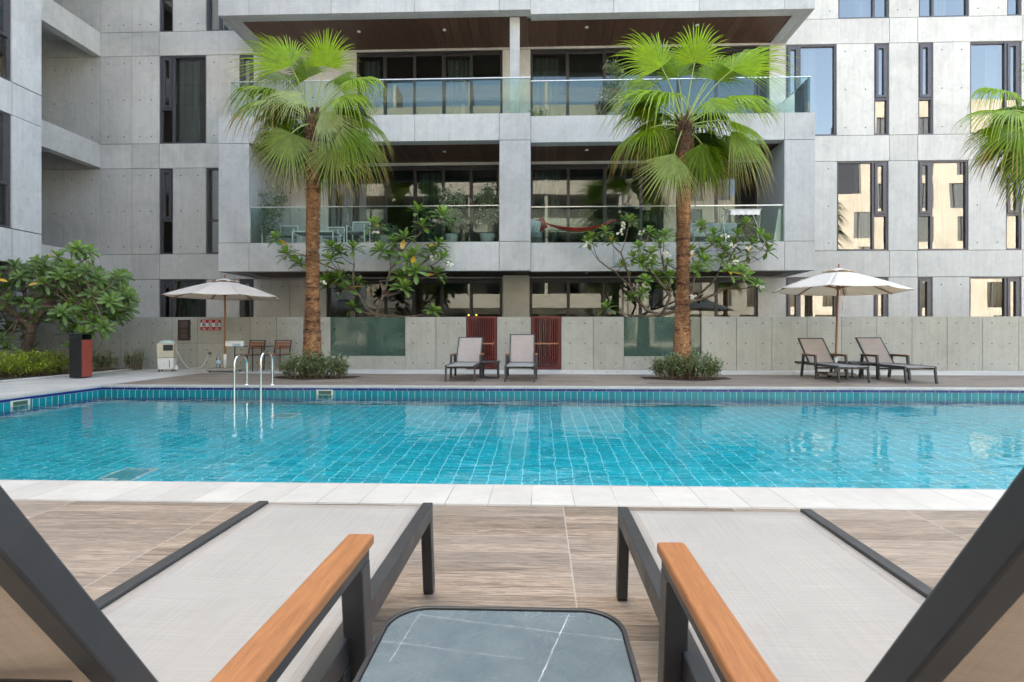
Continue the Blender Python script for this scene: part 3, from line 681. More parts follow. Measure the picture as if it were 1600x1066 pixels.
for i, (px, ) in enumerate(((732,),(744,))):
    q = at(px, 492, YW+.05); e = empty('garden_light', (q.x, YW+.10, TW_+.01), 'tiny amber light on the left red gate, %s one' % ('left' if i == 0 else 'right'), 'lamp', 'amber lights on the left gate')
    MB().lathe([(.0,0),(.014,0),(.014,.02),(0,.022)], 10).build('base', M['black'], e)
    am = mat('amber_light', (.9,.4,.05), .5); am.node_tree.nodes['Principled BSDF'].inputs['Emission Color'].default_value = (1,.4,.05,1); am.node_tree.nodes['Principled BSDF'].inputs['Emission Strength'].default_value = .8
    MB().lathe([(.012,.022),(.016,.04),(.008,.06),(0,.065)], 10).build('bulb', am, e)
# ================================================================ PALMS
def fan(mb, hub, axis, nrm, Rr, droop=.5, span=230, nseg=42, tone=.6, pale=0., brown=.25, fold=.12, arch=.15, rr=rnd):
    a = Vector(axis).normalized(); n = Vector(nrm); n = (n-a*n.dot(a)).normalized(); s_ = a.cross(n)
    dphi = R(span)/nseg; G_ = 5
    for i in range(nseg):
        ph = -R(span)/2+dphi*(i+.5+rr.uniform(-.16,.16)); c = math.cos(ph); L = Rr*(.66+.34*max(c, -.2))*rr.uniform(.93, 1.06)
        d = (a*c+s_*math.sin(ph)).normalized(); side = n.cross(d).normalized()
        split = L*(.34+.10*c)*rr.uniform(.85, 1.12); dr = droop*rr.uniform(.75, 1.3); tn = min(1, max(0, tone+rr.uniform(-.2, .2))); tb = brown*rr.uniform(.2, 1.6)
        rs = [.02, split*.5, split, split+(L-split)*.3, split+(L-split)*.62, split+(L-split)*.86, L]
        vs_, cs, hang = [], [], rr.uniform(-.05, .05)
        wmax = split*math.tan(dphi/2)*1.05
        for kx, r in enumerate(rs):
            t = max(0, (r-split)/(L-split)); w_ = r*math.tan(dphi/2)*1.05 if r <= split else wmax*(1-t)**.85*.86
            p = hub+d*r
            p = p-n*(fold*r*abs(math.sin(ph))**1.5)
            p = p+Vector((0,0,-1))*(arch*r*r/Rr + dr*L*.80*t**1.9) + side*hang*t - d*(dr*L*.24*t**2)
            crease = n*(w_*1.0)
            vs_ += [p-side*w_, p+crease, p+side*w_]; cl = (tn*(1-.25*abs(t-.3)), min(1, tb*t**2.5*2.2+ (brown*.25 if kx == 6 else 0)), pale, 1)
            cs += [(cl[0]*.55, cl[1], pale, 1), cl, (cl[0]*.55, cl[1], pale*.8, 1)]  # pleat shading put into the tint: segment edges darker than the ridge
        if wmax > 0:
            f = []
            for kx in range(len(rs)-1):
                o = kx*3; f += [(o,o+1,o+4,o+3), (o+1,o+2,o+5,o+4)]
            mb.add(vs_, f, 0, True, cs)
def palm(base, heart, leaves, label, trunk_r=(.235,.142), group='fan palms in a row beside the pool', seed=1, filler=17, trunk=True):
    rr = random.Random(seed); base = Vector(base); heart = Vector(heart)
    e = empty('fan_palm', base, label, 'palm tree', group)
    hh = heart-base; t = MB(); n = 60; pts = []; rad = []
    for i in range(n+1):
        u = i/n; pts.append(hh*u + Vector((.05*math.sin(u*3+seed), .04*math.sin(u*2.3), 0))*(u)*(1-u)*2)
        r = trunk_r[1]+(trunk_r[0]-trunk_r[1])*max(0, 1-u*2.6)**1.5 + (.02 if u < .04 else 0)
        rad.append(r*(1+.035*math.sin(i*2.1)+rr.uniform(-.02,.02)))
    t.tube(pts, rad, 20, jit=.035)
    for i in range(2600):                       # rough fibrous flakes
        u = rr.random()**.9*.93; q = rr.uniform(0, 2*math.pi); p = hh*u; r = trunk_r[1]+(trunk_r[0]-trunk_r[1])*max(0, 1-u*2.6)**1.5
        o = Vector((math.cos(q), math.sin(q), 0)); tt = Vector((-math.sin(q), math.cos(q), 0)); c0 = p+o*(r*.97); w_ = rr.uniform(.012,.05); h_ = rr.uniform(.01,.04); ou = rr.uniform(.008,.034)
        t.add([c0-tt*w_, c0+tt*w_, c0+tt*w_*.6+o*ou+Vector((0,0,h_)), c0-tt*w_*.5+o*ou+Vector((0,0,h_*.8)), c0+Vector((0,0,h_*1.6)), c0+Vector((0,0,-.01))], [(0,1,2,3),(3,2,4),(0,5,1)], 0)
    t.build('trunk', M['palm_bark'], e)
    b = MB()                                     # old leaf bases under the crown
    for i in range(80):
        u = i/80; z = -.85+.95*u; q = i*2.4; r0 = .12+.05*math.sin(u*3.1); o = Vector((math.cos(q), math.sin(q), 0)); c0 = hh+Vector((0,0,z))+o*r0*.8
        L = rr.uniform(.12,.26); b.bar(c0, c0+o*L*.42+Vector((0,0,L*.8)), rr.uniform(.04,.075), .014, up=o)
    for i in range(140):
        q = rr.uniform(0, 6.28); o = Vector((math.cos(q), math.sin(q), 0)); c0 = hh+Vector((0,0,rr.uniform(-.8,.1)))+o*.13; p1 = c0+o*rr.uniform(.03,.12)+Vector((0,0,rr.uniform(-.22,.1)))
        b.tube([c0, (c0+p1)/2+o*.02, p1], [.004,.003,.001], 3, cap=False)
    b.tube([hh+Vector((0,0,-.9)), hh+Vector((0,0,-.4)), hh+Vector((0,0,.05))], [.15,.15,.08], 14, jit=.1)
    b.build('leaf_base', M['palm_boot'], e)
    lv = list(leaves)
    for L in lv: L['n'] = Vector(L['n'])+Vector((rr.uniform(-.3,.3), rr.uniform(-.1,.1), rr.uniform(-.1,.1)))
    for i in range(filler):
        az = i*2.4+seed; el = rr.uniform(-.9, .75); pl = rr.uniform(.45,.8)
        dv = Vector((math.cos(az)*math.cos(el), abs(math.sin(az))*math.cos(el)*.9+.15, math.sin(el)))
        lv.append(dict(hub=heart+dv*pl+Vector((0,0,.1)), ax=dv+Vector((0,0,-.35)), n=Vector((0,0,1))+dv*-.2, R=rr.uniform(.95,1.25), droop=rr.uniform(.35,.7), span=rr.uniform(150,220), tone=rr.uniform(.1,.5), brown=.3))
    for L in lv:
        mb = MB(); hub = Vector(L['hub'])-base
        fan(mb, hub, L['ax'], L['n'], L['R'], L.get('droop', .5), L.get('span', 225), 42, L.get('tone', .6), L.get('pale', 0), L.get('brown', .3), L.get('fold', .14), L.get('arch', .1), rr)
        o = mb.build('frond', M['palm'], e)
        st = MB(); s0 = hh+Vector((0,0,-.12)); mid = (s0+hub)/2+Vector((0,0,.16*(hub-s0).length)); end = hub+Vector(L['ax']).normalized()*.03
        pp = [s0*(1-u)**2+mid*2*u*(1-u)+end*u*u for u in [q/7 for q in range(8)]]
        st.tube(pp, [.024,.020,.017,.015,.013,.012,.011,.009], 6); st.build('petiole', M['petiole'], o)
    return e
YP = 12.15
def LV(px, py, ang, Rr, face=.5, dy=0., dep=0., **k):
    """hub in the picture, direction of the leaf in the facade plane, how far the blade faces the pool, depth offset"""
    hub = at(px, py, YP+dy); ax = Vector((math.cos(R(ang)), dep, math.sin(R(ang))))
    n = Vector((0, -math.sin(face*math.pi/2), math.cos(face*math.pi/2)+.02)); return dict(hub=hub, ax=ax, n=n, R=Rr, **k)
Lp = [LV(455,104,140,1.62,.7,-.15,.0,droop=.2,arch=.05,fold=.12,tone=.9,span=140,brown=.15),
      LV(508,104,86,1.15,.95,-.2,.0,droop=.2,arch=.0,fold=.08,tone=1,span=190,brown=.1),
      LV(548,127,8,1.12,.25,-.3,-.1,droop=.6,tone=.85,brown=.25),
      LV(430,141,176,1.35,.15,-.3,-.1,droop=.75,tone=.62,brown=.5),
      LV(438,156,190,1.4,.2,-.5,-.2,droop=.7,tone=.55,pale=.25,brown=1.1),
      LV(455,208,248,1.25,.95,-.7,-.05,droop=.12,tone=.5,pale=.3,brown=.5,span=185,arch=0,fold=.03),
      LV(458,186,208,1.0,.6,-.1,.1,droop=.4,tone=.28,brown=.3),
      LV(520,226,282,1.2,.8,-.45,-.05,arch=0,fold=.02,droop=.08,tone=.5,pale=.25,brown=.6),
      LV(538,196,312,1.4,.45,-.4,-.1,droop=.5,tone=.45,brown=.55,span=120),
      LV(552,182,335,1.2,.4,.1,.1,droop=.55,tone=.5,brown=.5,span=130),
      LV(503,172,300,1.1,.95,-.8,-.1,droop=.05,tone=.8,pale=.7,span=90,brown=.3,arch=0,fold=0),
      LV(470,150,185,.95,.5,-.8,-.5,droop=.4,tone=.7,pale=.6,brown=.4),
      LV(533,150,345,1.05,.35,-.6,-.4,droop=.6,tone=.75,brown=.25),
      LV(446,122,150,1.15,.3,.35,.3,droop=.7,tone=.45,pale=.3,brown=.3),
      LV(500,236,270,1.3,.6,.5,.2,droop=.3,tone=.22,brown=.6,span=100),
      LV(540,214,295,1.4,.6,.45,.2,droop=.4,tone=.25,brown=.6,span=110),
      LV(432,206,225,1.10,.7,.25,.1,droop=.5,tone=.3,brown=.5,span=120),
      LV(520,128,40,1.0,.5,.5,.3,droop=.5,tone=.6), LV(482,122,112,1.2,.8,.5,.2,droop=.3,tone=.55,span=170), LV(528,136,22,1.15,.5,.3,.1,droop=.4,tone=.75,span=150), LV(447,172,186,1.15,.5,.2,.1,droop=.4,tone=.4,span=150)]
Rp = [LV(1034,105,130,1.5,.75,-.2,.0,droop=.28,arch=.04,fold=.1,tone=.95,span=165,brown=.1),
      LV(1086,97,86,1.2,.95,-.2,.0,droop=.25,arch=.0,fold=.08,tone=1,span=215,brown=.1),
      LV(1143,110,32,1.6,.6,-.3,0,droop=.28,arch=.05,tone=.9,span=160,brown=.15),
      LV(1048,147,178,1.85,.22,-.5,-.15,droop=.55,tone=.75,brown=.25,span=210),
      LV(1142,150,-2,1.18,.3,-.4,-.1,droop=.45,tone=.85,brown=.15),
      LV(1108,157,-28,1.0,.6,-.8,-.5,droop=.4,tone=.7,brown=.1),
      LV(1016,200,208,1.20,.3,-.4,-.2,droop=.6,tone=.55,brown=.45),
      LV(1040,202,235,1.05,.6,0,.1,droop=.35,tone=.4,brown=.35),
      LV(1054,240,252,1.25,.95,-.6,-.05,droop=.05,tone=.65,pale=.4,brown=.7,span=120,arch=0,fold=0),
      LV(1097,224,280,1.3,.95,-.1,.0,arch=0,fold=.02,droop=.15,tone=.4,brown=.3,span=140),
      LV(1143,190,-20,1.15,.4,-.2,.1,droop=.45,tone=.7,brown=.3),
      LV(1143,205,-42,1.4,.5,-.3,-.1,droop=.4,tone=.6,pale=.2,brown=1.0,span=140),
      LV(1110,120,60,1.0,.5,.5,.3,droop=.6,tone=.6,brown=.15),
      LV(1020,130,160,1.1,.4,.4,.3,droop=.7,tone=.6,brown=.2),
      LV(1130,210,300,1.3,.6,.4,.2,droop=.35,tone=.3,brown=.5,span=110),
      LV(1160,160,10,1.1,.4,.4,.3,droop=.5,tone=.6), LV(1060,120,105,1.2,.8,.5,.2,droop=.3,tone=.6,span=170), LV(1112,125,58,1.25,.7,.3,.1,droop=.3,tone=.8,span=160), LV(1028,168,190,1.3,.4,.2,.1,droop=.4,tone=.5,span=150)]
Tp = [LV(1572,142,172,1.0,.3,-.2,-.1,droop=.75,tone=.9,brown=.15),
      LV(1585,172,186,1.45,.3,-.4,-.2,droop=.5,tone=.85,pale=.15,brown=.25,span=150),
      LV(1592,200,203,1.35,.5,-.3,-.1,droop=.35,tone=.6,brown=1.0),
      LV(1600,178,176,.9,.5,.2,.1,droop=.6,tone=.5),
      LV(1640,110,100,1.1,.8,0,0,droop=.4,tone=.9), LV(1690,150,10,1.2,.4,0,0,droop=.5,tone=.7), LV(1680,230,300,1.3,.6,0,0,droop=.4,tone=.4), LV(1620,240,240,1.2,.7,0,0,droop=.4,tone=.4)]
palm(at(488,594,YP)*1.0-Vector((0,0,at(488,594,YP).z)), at(490,186,YP), Lp, 'fan palm left of centre, its trunk rising from the bed beside the pool ladder', seed=3)
palm(at(1066,594,YP)-Vector((0,0,at(1066,594,YP).z)), at(1069,192,YP), Rp, 'fan palm right of the centre loungers, trunk overlapping the green glass screen', seed=5)
palm(Vector((X(1648,YP),YP,0)), at(1648,198,YP), Tp, 'fan palm at the right edge of the photo, only its frond tips in view', seed=8)
# palms and a bushy tree on the near side of the court, mirrored in the glass
for i, (x, y, h_, s_) in enumerate(((4.6,-3.2,5.0,21),(-7.5,-3.2,4.9,22),(13.5,-3.5,5.1,23))):
    pe = palm((x,y,0), Vector((x,y,h_)), [], 'fan palm on the near side of the court, mirrored in the glass, %s' % ('right of centre','left of centre','far right')[i], seed=s_, filler=15, group=None)
# ================================================================ BROADLEAF ROSETTES
def leaf(mb, p, d, up, L, W_, tone, tip=0, pale=0, rr=rnd, curl=.25):
    d = Vector(d).normalized(); up = Vector(up); s_ = d.cross(up)
    if s_.length < .05: s_ = d.cross(Vector((1,.2,0)))
    s_.normalize(); n = s_.cross(d)
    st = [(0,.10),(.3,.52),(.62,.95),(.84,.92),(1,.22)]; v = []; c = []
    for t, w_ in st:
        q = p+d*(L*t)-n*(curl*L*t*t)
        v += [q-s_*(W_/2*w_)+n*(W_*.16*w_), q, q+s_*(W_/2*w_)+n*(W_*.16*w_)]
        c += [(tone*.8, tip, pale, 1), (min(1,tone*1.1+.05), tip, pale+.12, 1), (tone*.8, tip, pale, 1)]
    f = []
    for i in range(len(st)-1): o = i*3; f += [(o,o+1,o+4,o+3),(o+1,o+2,o+5,o+4)]
    mb.add(v, f, 0, True, c)
def rosette(mb, p, d, rr, n=13, L=.27, W_=.085, tone=.5, yel=.025, spread=1.0):
    d = Vector(d).normalized(); q = d.to_track_quat('Z', 'Y')
    for i in range(n):
        az = i*2.39996+rr.uniform(-.2,.2); el = R(rr.uniform(5, 35)+55*(i/n))*spread
        el = R(78)-(R(88)*(1-i/n))*spread+rr.uniform(-.15,.15)
        v = q@Vector((math.cos(az)*math.cos(el), math.sin(az)*math.cos(el), math.sin(el)))
        l_ = L*(1-.35*i/n)*rr.uniform(.85,1.12)
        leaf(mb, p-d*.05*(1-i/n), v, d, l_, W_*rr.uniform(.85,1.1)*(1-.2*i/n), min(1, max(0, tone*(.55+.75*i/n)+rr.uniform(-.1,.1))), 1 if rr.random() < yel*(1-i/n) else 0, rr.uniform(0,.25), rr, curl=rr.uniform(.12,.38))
def flowers(mb, p, rr, k=7):
    for i in range(k):
        c0 = p+Vector((rr.uniform(-.09,.09), rr.uniform(-.12,.02), rr.uniform(-.07,.07))); n = Vector((rr.uniform(-.6,.6), -1, rr.uniform(-.2,.7))).normalized(); q = n.to_track_quat('Z','Y')
        for j_ in range(5):
            a = j_*1.2566; P = [q@Vector((math.cos(a+o)*r_, math.sin(a+o)*r_, z_)) for o, r_, z_ in ((0,.004,0),(-.55,.028,.006),(0,.040,.002),(.55,.028,.006))]
            mb.add([c0+x for x in P], [(0,1,2,3)])
def frangipani(base, nodes, tips, fl, label, Y0, seed, tone=.55, L=.27):
    rr = random.Random(seed); base = Vector(base); e = empty('frangipani', base, label, 'tree', 'flowering frangipani trees behind the garden wall')
    br = MB(); NP = {}
    for k_, (px, py, par) in nodes.items():
        NP[k_] = at(px, py, Y0+rr.uniform(-.25,.15)) if par is not None else at(px, py, Y0)
    def depth(k_): return 0 if nodes[k_][2] is None else 1+depth(nodes[k_][2])
    for k_, (px, py, par) in nodes.items():
        if par is None: br.tube([Vector((NP[k_].x,NP[k_].y,0))-base, NP[k_]-base], [.07,.055], 8); continue
        a, b = NP[par]-base, NP[k_]-base; m_ = (a+b)/2+Vector((rr.uniform(-.06,.06), rr.uniform(-.06,.06), rr.uniform(-.06,.0))); r0 = .05*.78**depth(par); r1 = .05*.78**depth(k_)
        br.tube([a, a*.5+m_*.5, m_, m_*.5+b*.5, b], [r0, r0*.95, (r0+r1)/2, r1*1.03, r1], 7)
    cr = MB(); fw = MB()
    for px, py in tips:
        c_ = [(math.hypot(px-nodes[k_][0], (py-nodes[k_][1])*1.0)+(60 if nodes[k_][1] < py-4 else 0), k_) for k_ in nodes]; k_ = min(c_)[1]
        T = at(px, py, Y0+rr.uniform(-.45,.12)); a = NP[k_]-base; b = T-base; v = b-a
        m_ = a+v*.5+Vector((v.x*.18, 0, -abs(v.x)*.12-.03)); r0 = .05*.78**depth(k_)*.7
        pts = [a*(1-u)**2+m_*2*u*(1-u)+b*u*u for u in (0,.2,.4,.6,.8,1)]
        br.tube(pts, [r0, r0*.85, r0*.72, r0*.65, .013, .012], 6)
        dd = (pts[-1]-pts[-2]).normalized()*.6+Vector((0,-.25,.75))
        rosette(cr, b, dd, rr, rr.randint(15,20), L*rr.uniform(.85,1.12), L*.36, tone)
        for q in range(rr.randint(0,2)):
            u = rr.uniform(.5,.85); p_ = pts[int(u*5)]; 
    for px, py in fl: flowers(fw, at(px, py, Y0-.3)-base, rr, 6)
    br.build('trunk', M['frangi_bark'], e); cr.build('crown', M['plum'], e); fw.build('blossom', M['flower'], e)
    return e
def z6(x, y): return (380+x/3.23, 290+y/3.23)
def z7(x, y): return (800+x/3.23, 290+y/3.23)
def nd(z, x, y, par): q = z(x, y); return (q[0], q[1], par)
nl = {'b': nd(z6,672,652,None), 'a1': nd(z6,705,560,'b'), 'a2': nd(z6,745,420,'a1'), 'a3': nd(z6,800,330,'a2'), 'a4': nd(z6,890,245,'a3'), 'a5': nd(z6,860,420,'a1'), 'b1': nd(z6,600,590,'b'), 'b2': nd(z6,560,520,'b1'), 'b3': nd(z6,500,440,'b2'), 'b4': nd(z6,300,350,'b3'), 'c1': nd(z6,690,480,'a1'), 'c2': nd(z6,560,400,'b2')}
tl = [z6(*q) for q in [(165,265),(225,345),(290,390),(445,310),(440,375),(430,470),(490,465),(555,320),(580,490),(520,520),(560,610),(668,200),(740,355),(812,265),(880,130),(1005,150),(905,205),(985,300),(865,345),(1000,370),(870,430),(975,445),(790,455),(805,515),(960,630),(700,325),(760,290),(415,500),(830,380),(950,330),(480,330)]]
frangipani((z6(672,652)[0]*0+X(588,14.95),14.95,0), nl, tl, [z6(*q) for q in [(670,245),(960,365),(830,400),(1045,400),(405,490)]], 'frangipani behind the garden wall by the left palm trunk, few white blossoms', 14.95, 11, .74, .41)
nr = {'b': nd(z7,752,655,None), 'r1': nd(z7,640,590,'b'), 'r2': nd(z7,600,515,'r1'), 'r3': nd(z7,520,435,'r2'), 'r4': nd(z7,440,380,'r3'), 'r5': nd(z7,550,340,'r2'), 's1': nd(z7,800,560,'b'), 's2': nd(z7,700,430,'s1'), 's3': nd(z7,640,380,'s2'), 's4': nd(z7,760,380,'s1'), 't1': nd(z7,900,590,'b'), 't2': nd(z7,1000,500,'t1'), 't3': nd(z7,1050,420,'t2'), 't4': nd(z7,1110,350,'t3'), 't5': nd(z7,930,420,'t1'), 't6': nd(z7,1160,400,'t3'), 't7': nd(z7,1080,520,'t1')}
tr_ = [z7(*q) for q in [(400,258),(385,285),(470,230),(500,280),(592,178),(692,232),(770,250),(640,308),(612,362),(700,342),(705,400),(655,385),(745,300),(555,405),(740,458),(672,478),(785,395),(795,455),(600,560),(655,545),(480,615),(955,205),(905,330),(1020,245),(935,420),(970,380),(1005,290),(1080,330),(1120,300),(1180,190),(1190,345),(1250,250),(1290,330),(1285,275),(1180,460),(1235,500),(1100,430),(1060,370),(1130,395),(765,510),(960,340),(1210,290),(1050,290),(1140,250),(1150,430)]]
frangipani((X(1033,14.95),14.95,0), nr, tr_, [z7(*q) for q in [(375,300),(545,235),(650,240),(905,340),(1075,250),(1115,300),(1190,320),(1155,450),(1250,510),(910,560),(780,350),(940,215),(1125,390),(560,200)]], 'frangipani behind the garden wall by the right palm trunk, many white blossoms', 14.95, 12, .95, .33)
# dense rounded tree at the left edge
def left_tree():
    rr = random.Random(31); Y0 = 12.7; b0 = Vector((X(42,Y0),Y0,0)); e = empty('broadleaf_tree', b0, 'low dark green tree with a wide dense crown, growing from the left hedge', 'tree')
    br = MB(); cr = MB()
    def P(px, py, dy=0): return at(px, py, Y0+dy)-b0
    f1, f2 = P(50,512), P(68,480)
    br.tube([Vector((0,0,0)), P(40,548), P(45,530), f1], [.13,.11,.10,.095], 10, jit=.04)
    limbs = [(f1, P(20,490,-.3), P(-20,455,-.5)), (f1, f2, P(100,455,-.2)), (f2, P(95,484,-.5), P(145,465,-.8)), (f1, P(45,470,.5), P(30,430,.7)), (f2, P(85,440,.4), P(110,415,.5)), (P(100,455,-.2), P(135,440,0), P(168,445,.1)), (P(20,490,-.3), P(0,470,.3), P(-40,440,.6))]
    ends = []
    for a, b, c_ in limbs:
        pts = [a*(1-u)**2+b*2*u*(1-u)+c_*u*u for u in [q/6 for q in range(7)]]; br.tube(pts, [.085-.008*i for i in range(7)], 8, jit=.05); ends += pts[2:]
    tips = []; n = 0
    while len(tips) < 150:
        px = rr.uniform(-70, 203); py = rr.uniform(388, 545); n += 1
        top = 398+ (0 if px < 60 else 0)+ (px > 150)*(px-150)*.9 + (px < 20)*8 + 8*math.sin(px*.09); bot = 548-(px > 100)*(px-100)*.30
        if px > 60 and px < 150: top -= 8
        if not top < py < bot: continue
        dy = rr.uniform(-1.1, .9)
        if py > 500 and rr.random() < .6 : continue
        if 20 < px < 75 and py > 478 and dy < -.1: continue
        T = P(px, py, dy)
        if any((T-q).length < .21 for q in tips): 
            if n < 6000: continue
        tips.append(T)
    for T in tips:
        a = min(ends, key=lambda q: (q-T).length+(.5 if q.z > T.z else 0)); v = T-a
        m_ = a+v*.5+Vector((v.x*.15, v.y*.1, -.05)); pts = [a*(1-u)**2+m_*2*u*(1-u)+T*u*u for u in (0,.25,.5,.75,1)]; br.tube(pts, [.026,.02,.016,.013,.010], 5)
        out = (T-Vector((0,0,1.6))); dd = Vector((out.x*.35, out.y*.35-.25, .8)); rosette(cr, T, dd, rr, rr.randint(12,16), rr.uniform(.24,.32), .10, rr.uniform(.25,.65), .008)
    br.build('trunk', M['frangi_bark'], e); cr.build('crown', M['plum'], e)
left_tree()
# ================================================================ SHRUBS
def bush_mesh(rr, cx, cy, rx, ry, h, n, L, tone=(.3,.9), tw=60, low=.05, mats=None):
    lf = MB(); st = MB(); stems = []
    for i in range(tw):
        a = rr.uniform(0, 6.283); r = math.sqrt(rr.random()); bx, by = cx+rx*.75*r*math.cos(a), cy+ry*.75*r*math.sin(a)
        hh = h*(1-.45*r*r)*rr.uniform(.6,1.08); top = Vector((bx+rx*.28*math.cos(a)*rr.random()+rr.uniform(-.06,.06), by+ry*.28*math.sin(a)*rr.random(), hh)); b = Vector((bx,by,0)); m_ = (b+top)/2+Vector((rr.uniform(-.05,.05),rr.uniform(-.05,.05),0))
        pts = [b*(1-u)**2+m_*2*u*(1-u)+top*u*u for u in (0,.33,.66,1)]; st.tube(pts, [.006,.005,.004,.002], 4, cap=False); stems.append(pts)
    for i in range(n):
        p = rr.choice(stems); u = rr.uniform(.15,1)**.7*3; k_ = min(2, int(u)); q = p[k_].lerp(p[k_+1], u-k_)
        q = q+Vector((rr.gauss(0,.035), rr.gauss(0,.035), rr.gauss(0,.025))); q.z = max(.02, q.z)
        d_ = Vector((rr.gauss(0,1), rr.gauss(0,1), rr.uniform(-.2,1.5))); leaf(lf, q, d_, (0,0,1), L*rr.uniform(.6,1.3), L*.36*rr.uniform(.8,1.2), rr.uniform(*tone), 1 if rr.random() < .04 else 0, rr.uniform(0,.5)**2*2, rr)
    return lf, st
rr = random.Random(5)
for px, lab in ((488,'low feathery green shrub around the foot of the left palm'),(1075,'low feathery green shrub around the foot of the right palm')):
    c0 = Vector((X(px, 11.65), 11.75, 0)); e = empty('shrub', c0, lab, 'shrub', 'shrubs around the palm trunks')
    lf, st = bush_mesh(rr, 0, 0, .92, .48, .60, 2700, .10, (.1,1), 150)
    lf.build('foliage', M['bush'], e); st.build('stem', M['twig'], e)
    s = MB(); s.prism([(-.95,-.1),(0,-.62),(.95,-.1),(.95,.35),(-.95,.35)], .004, .012); tag(s.build('planting_bed', M['soil'], None, loc=c0), kind='structure')
s = MB(); s.prism([(-19,9.0),(-11.05,9.0),(-11.05,14.0),(-19,14.0)], .006, .03); tag(s.build('hedge_bed', M['soil']), kind='structure')
s = MB(); s.box(-11.05,-10.97,9.0,14.0,.003,.05); s.box(-14.5,-11.051,8.92,8.999,.003,.05); tag(s.build('bed_kerb', M['coping'], bevel=.01), kind='structure')
hl = ['first hedge shrub at the left photo edge, bright yellow green','yellow green hedge shrub under the leaning tree trunk','yellow green hedge shrub between tree trunk and black bin','sparse hedge shrub just left of the black bin','small shrub tuft showing right behind the black bin','hedge shrub in the back row behind the tree trunk']
for i, (x, y, rx, ry, h_, n_) in enumerate(((-12.3,10.7,.75,.7,.62,2300),(-11.9,11.7,.72,.6,.62,2300),(-11.75,12.6,.62,.6,.60,1700),(-11.35,13.25,.4,.4,.60,700),(-10.95,13.85,.32,.2,.62,380),(-13.1,12.9,.9,.8,.62,1800))):
    e = empty('hedge_shrub', (x,y,.02), hl[i], 'shrub', 'hedge shrubs in the left planting bed')
    lf, st = bush_mesh(rr, 0, 0, rx, ry, h_, n_, .085, (.3,1), 120 if i < 3 else 60); lf.build('foliage', M['hedge' if i < 3 or i == 5 else 'bush'], e); st.build('stem', M['twig'], e)
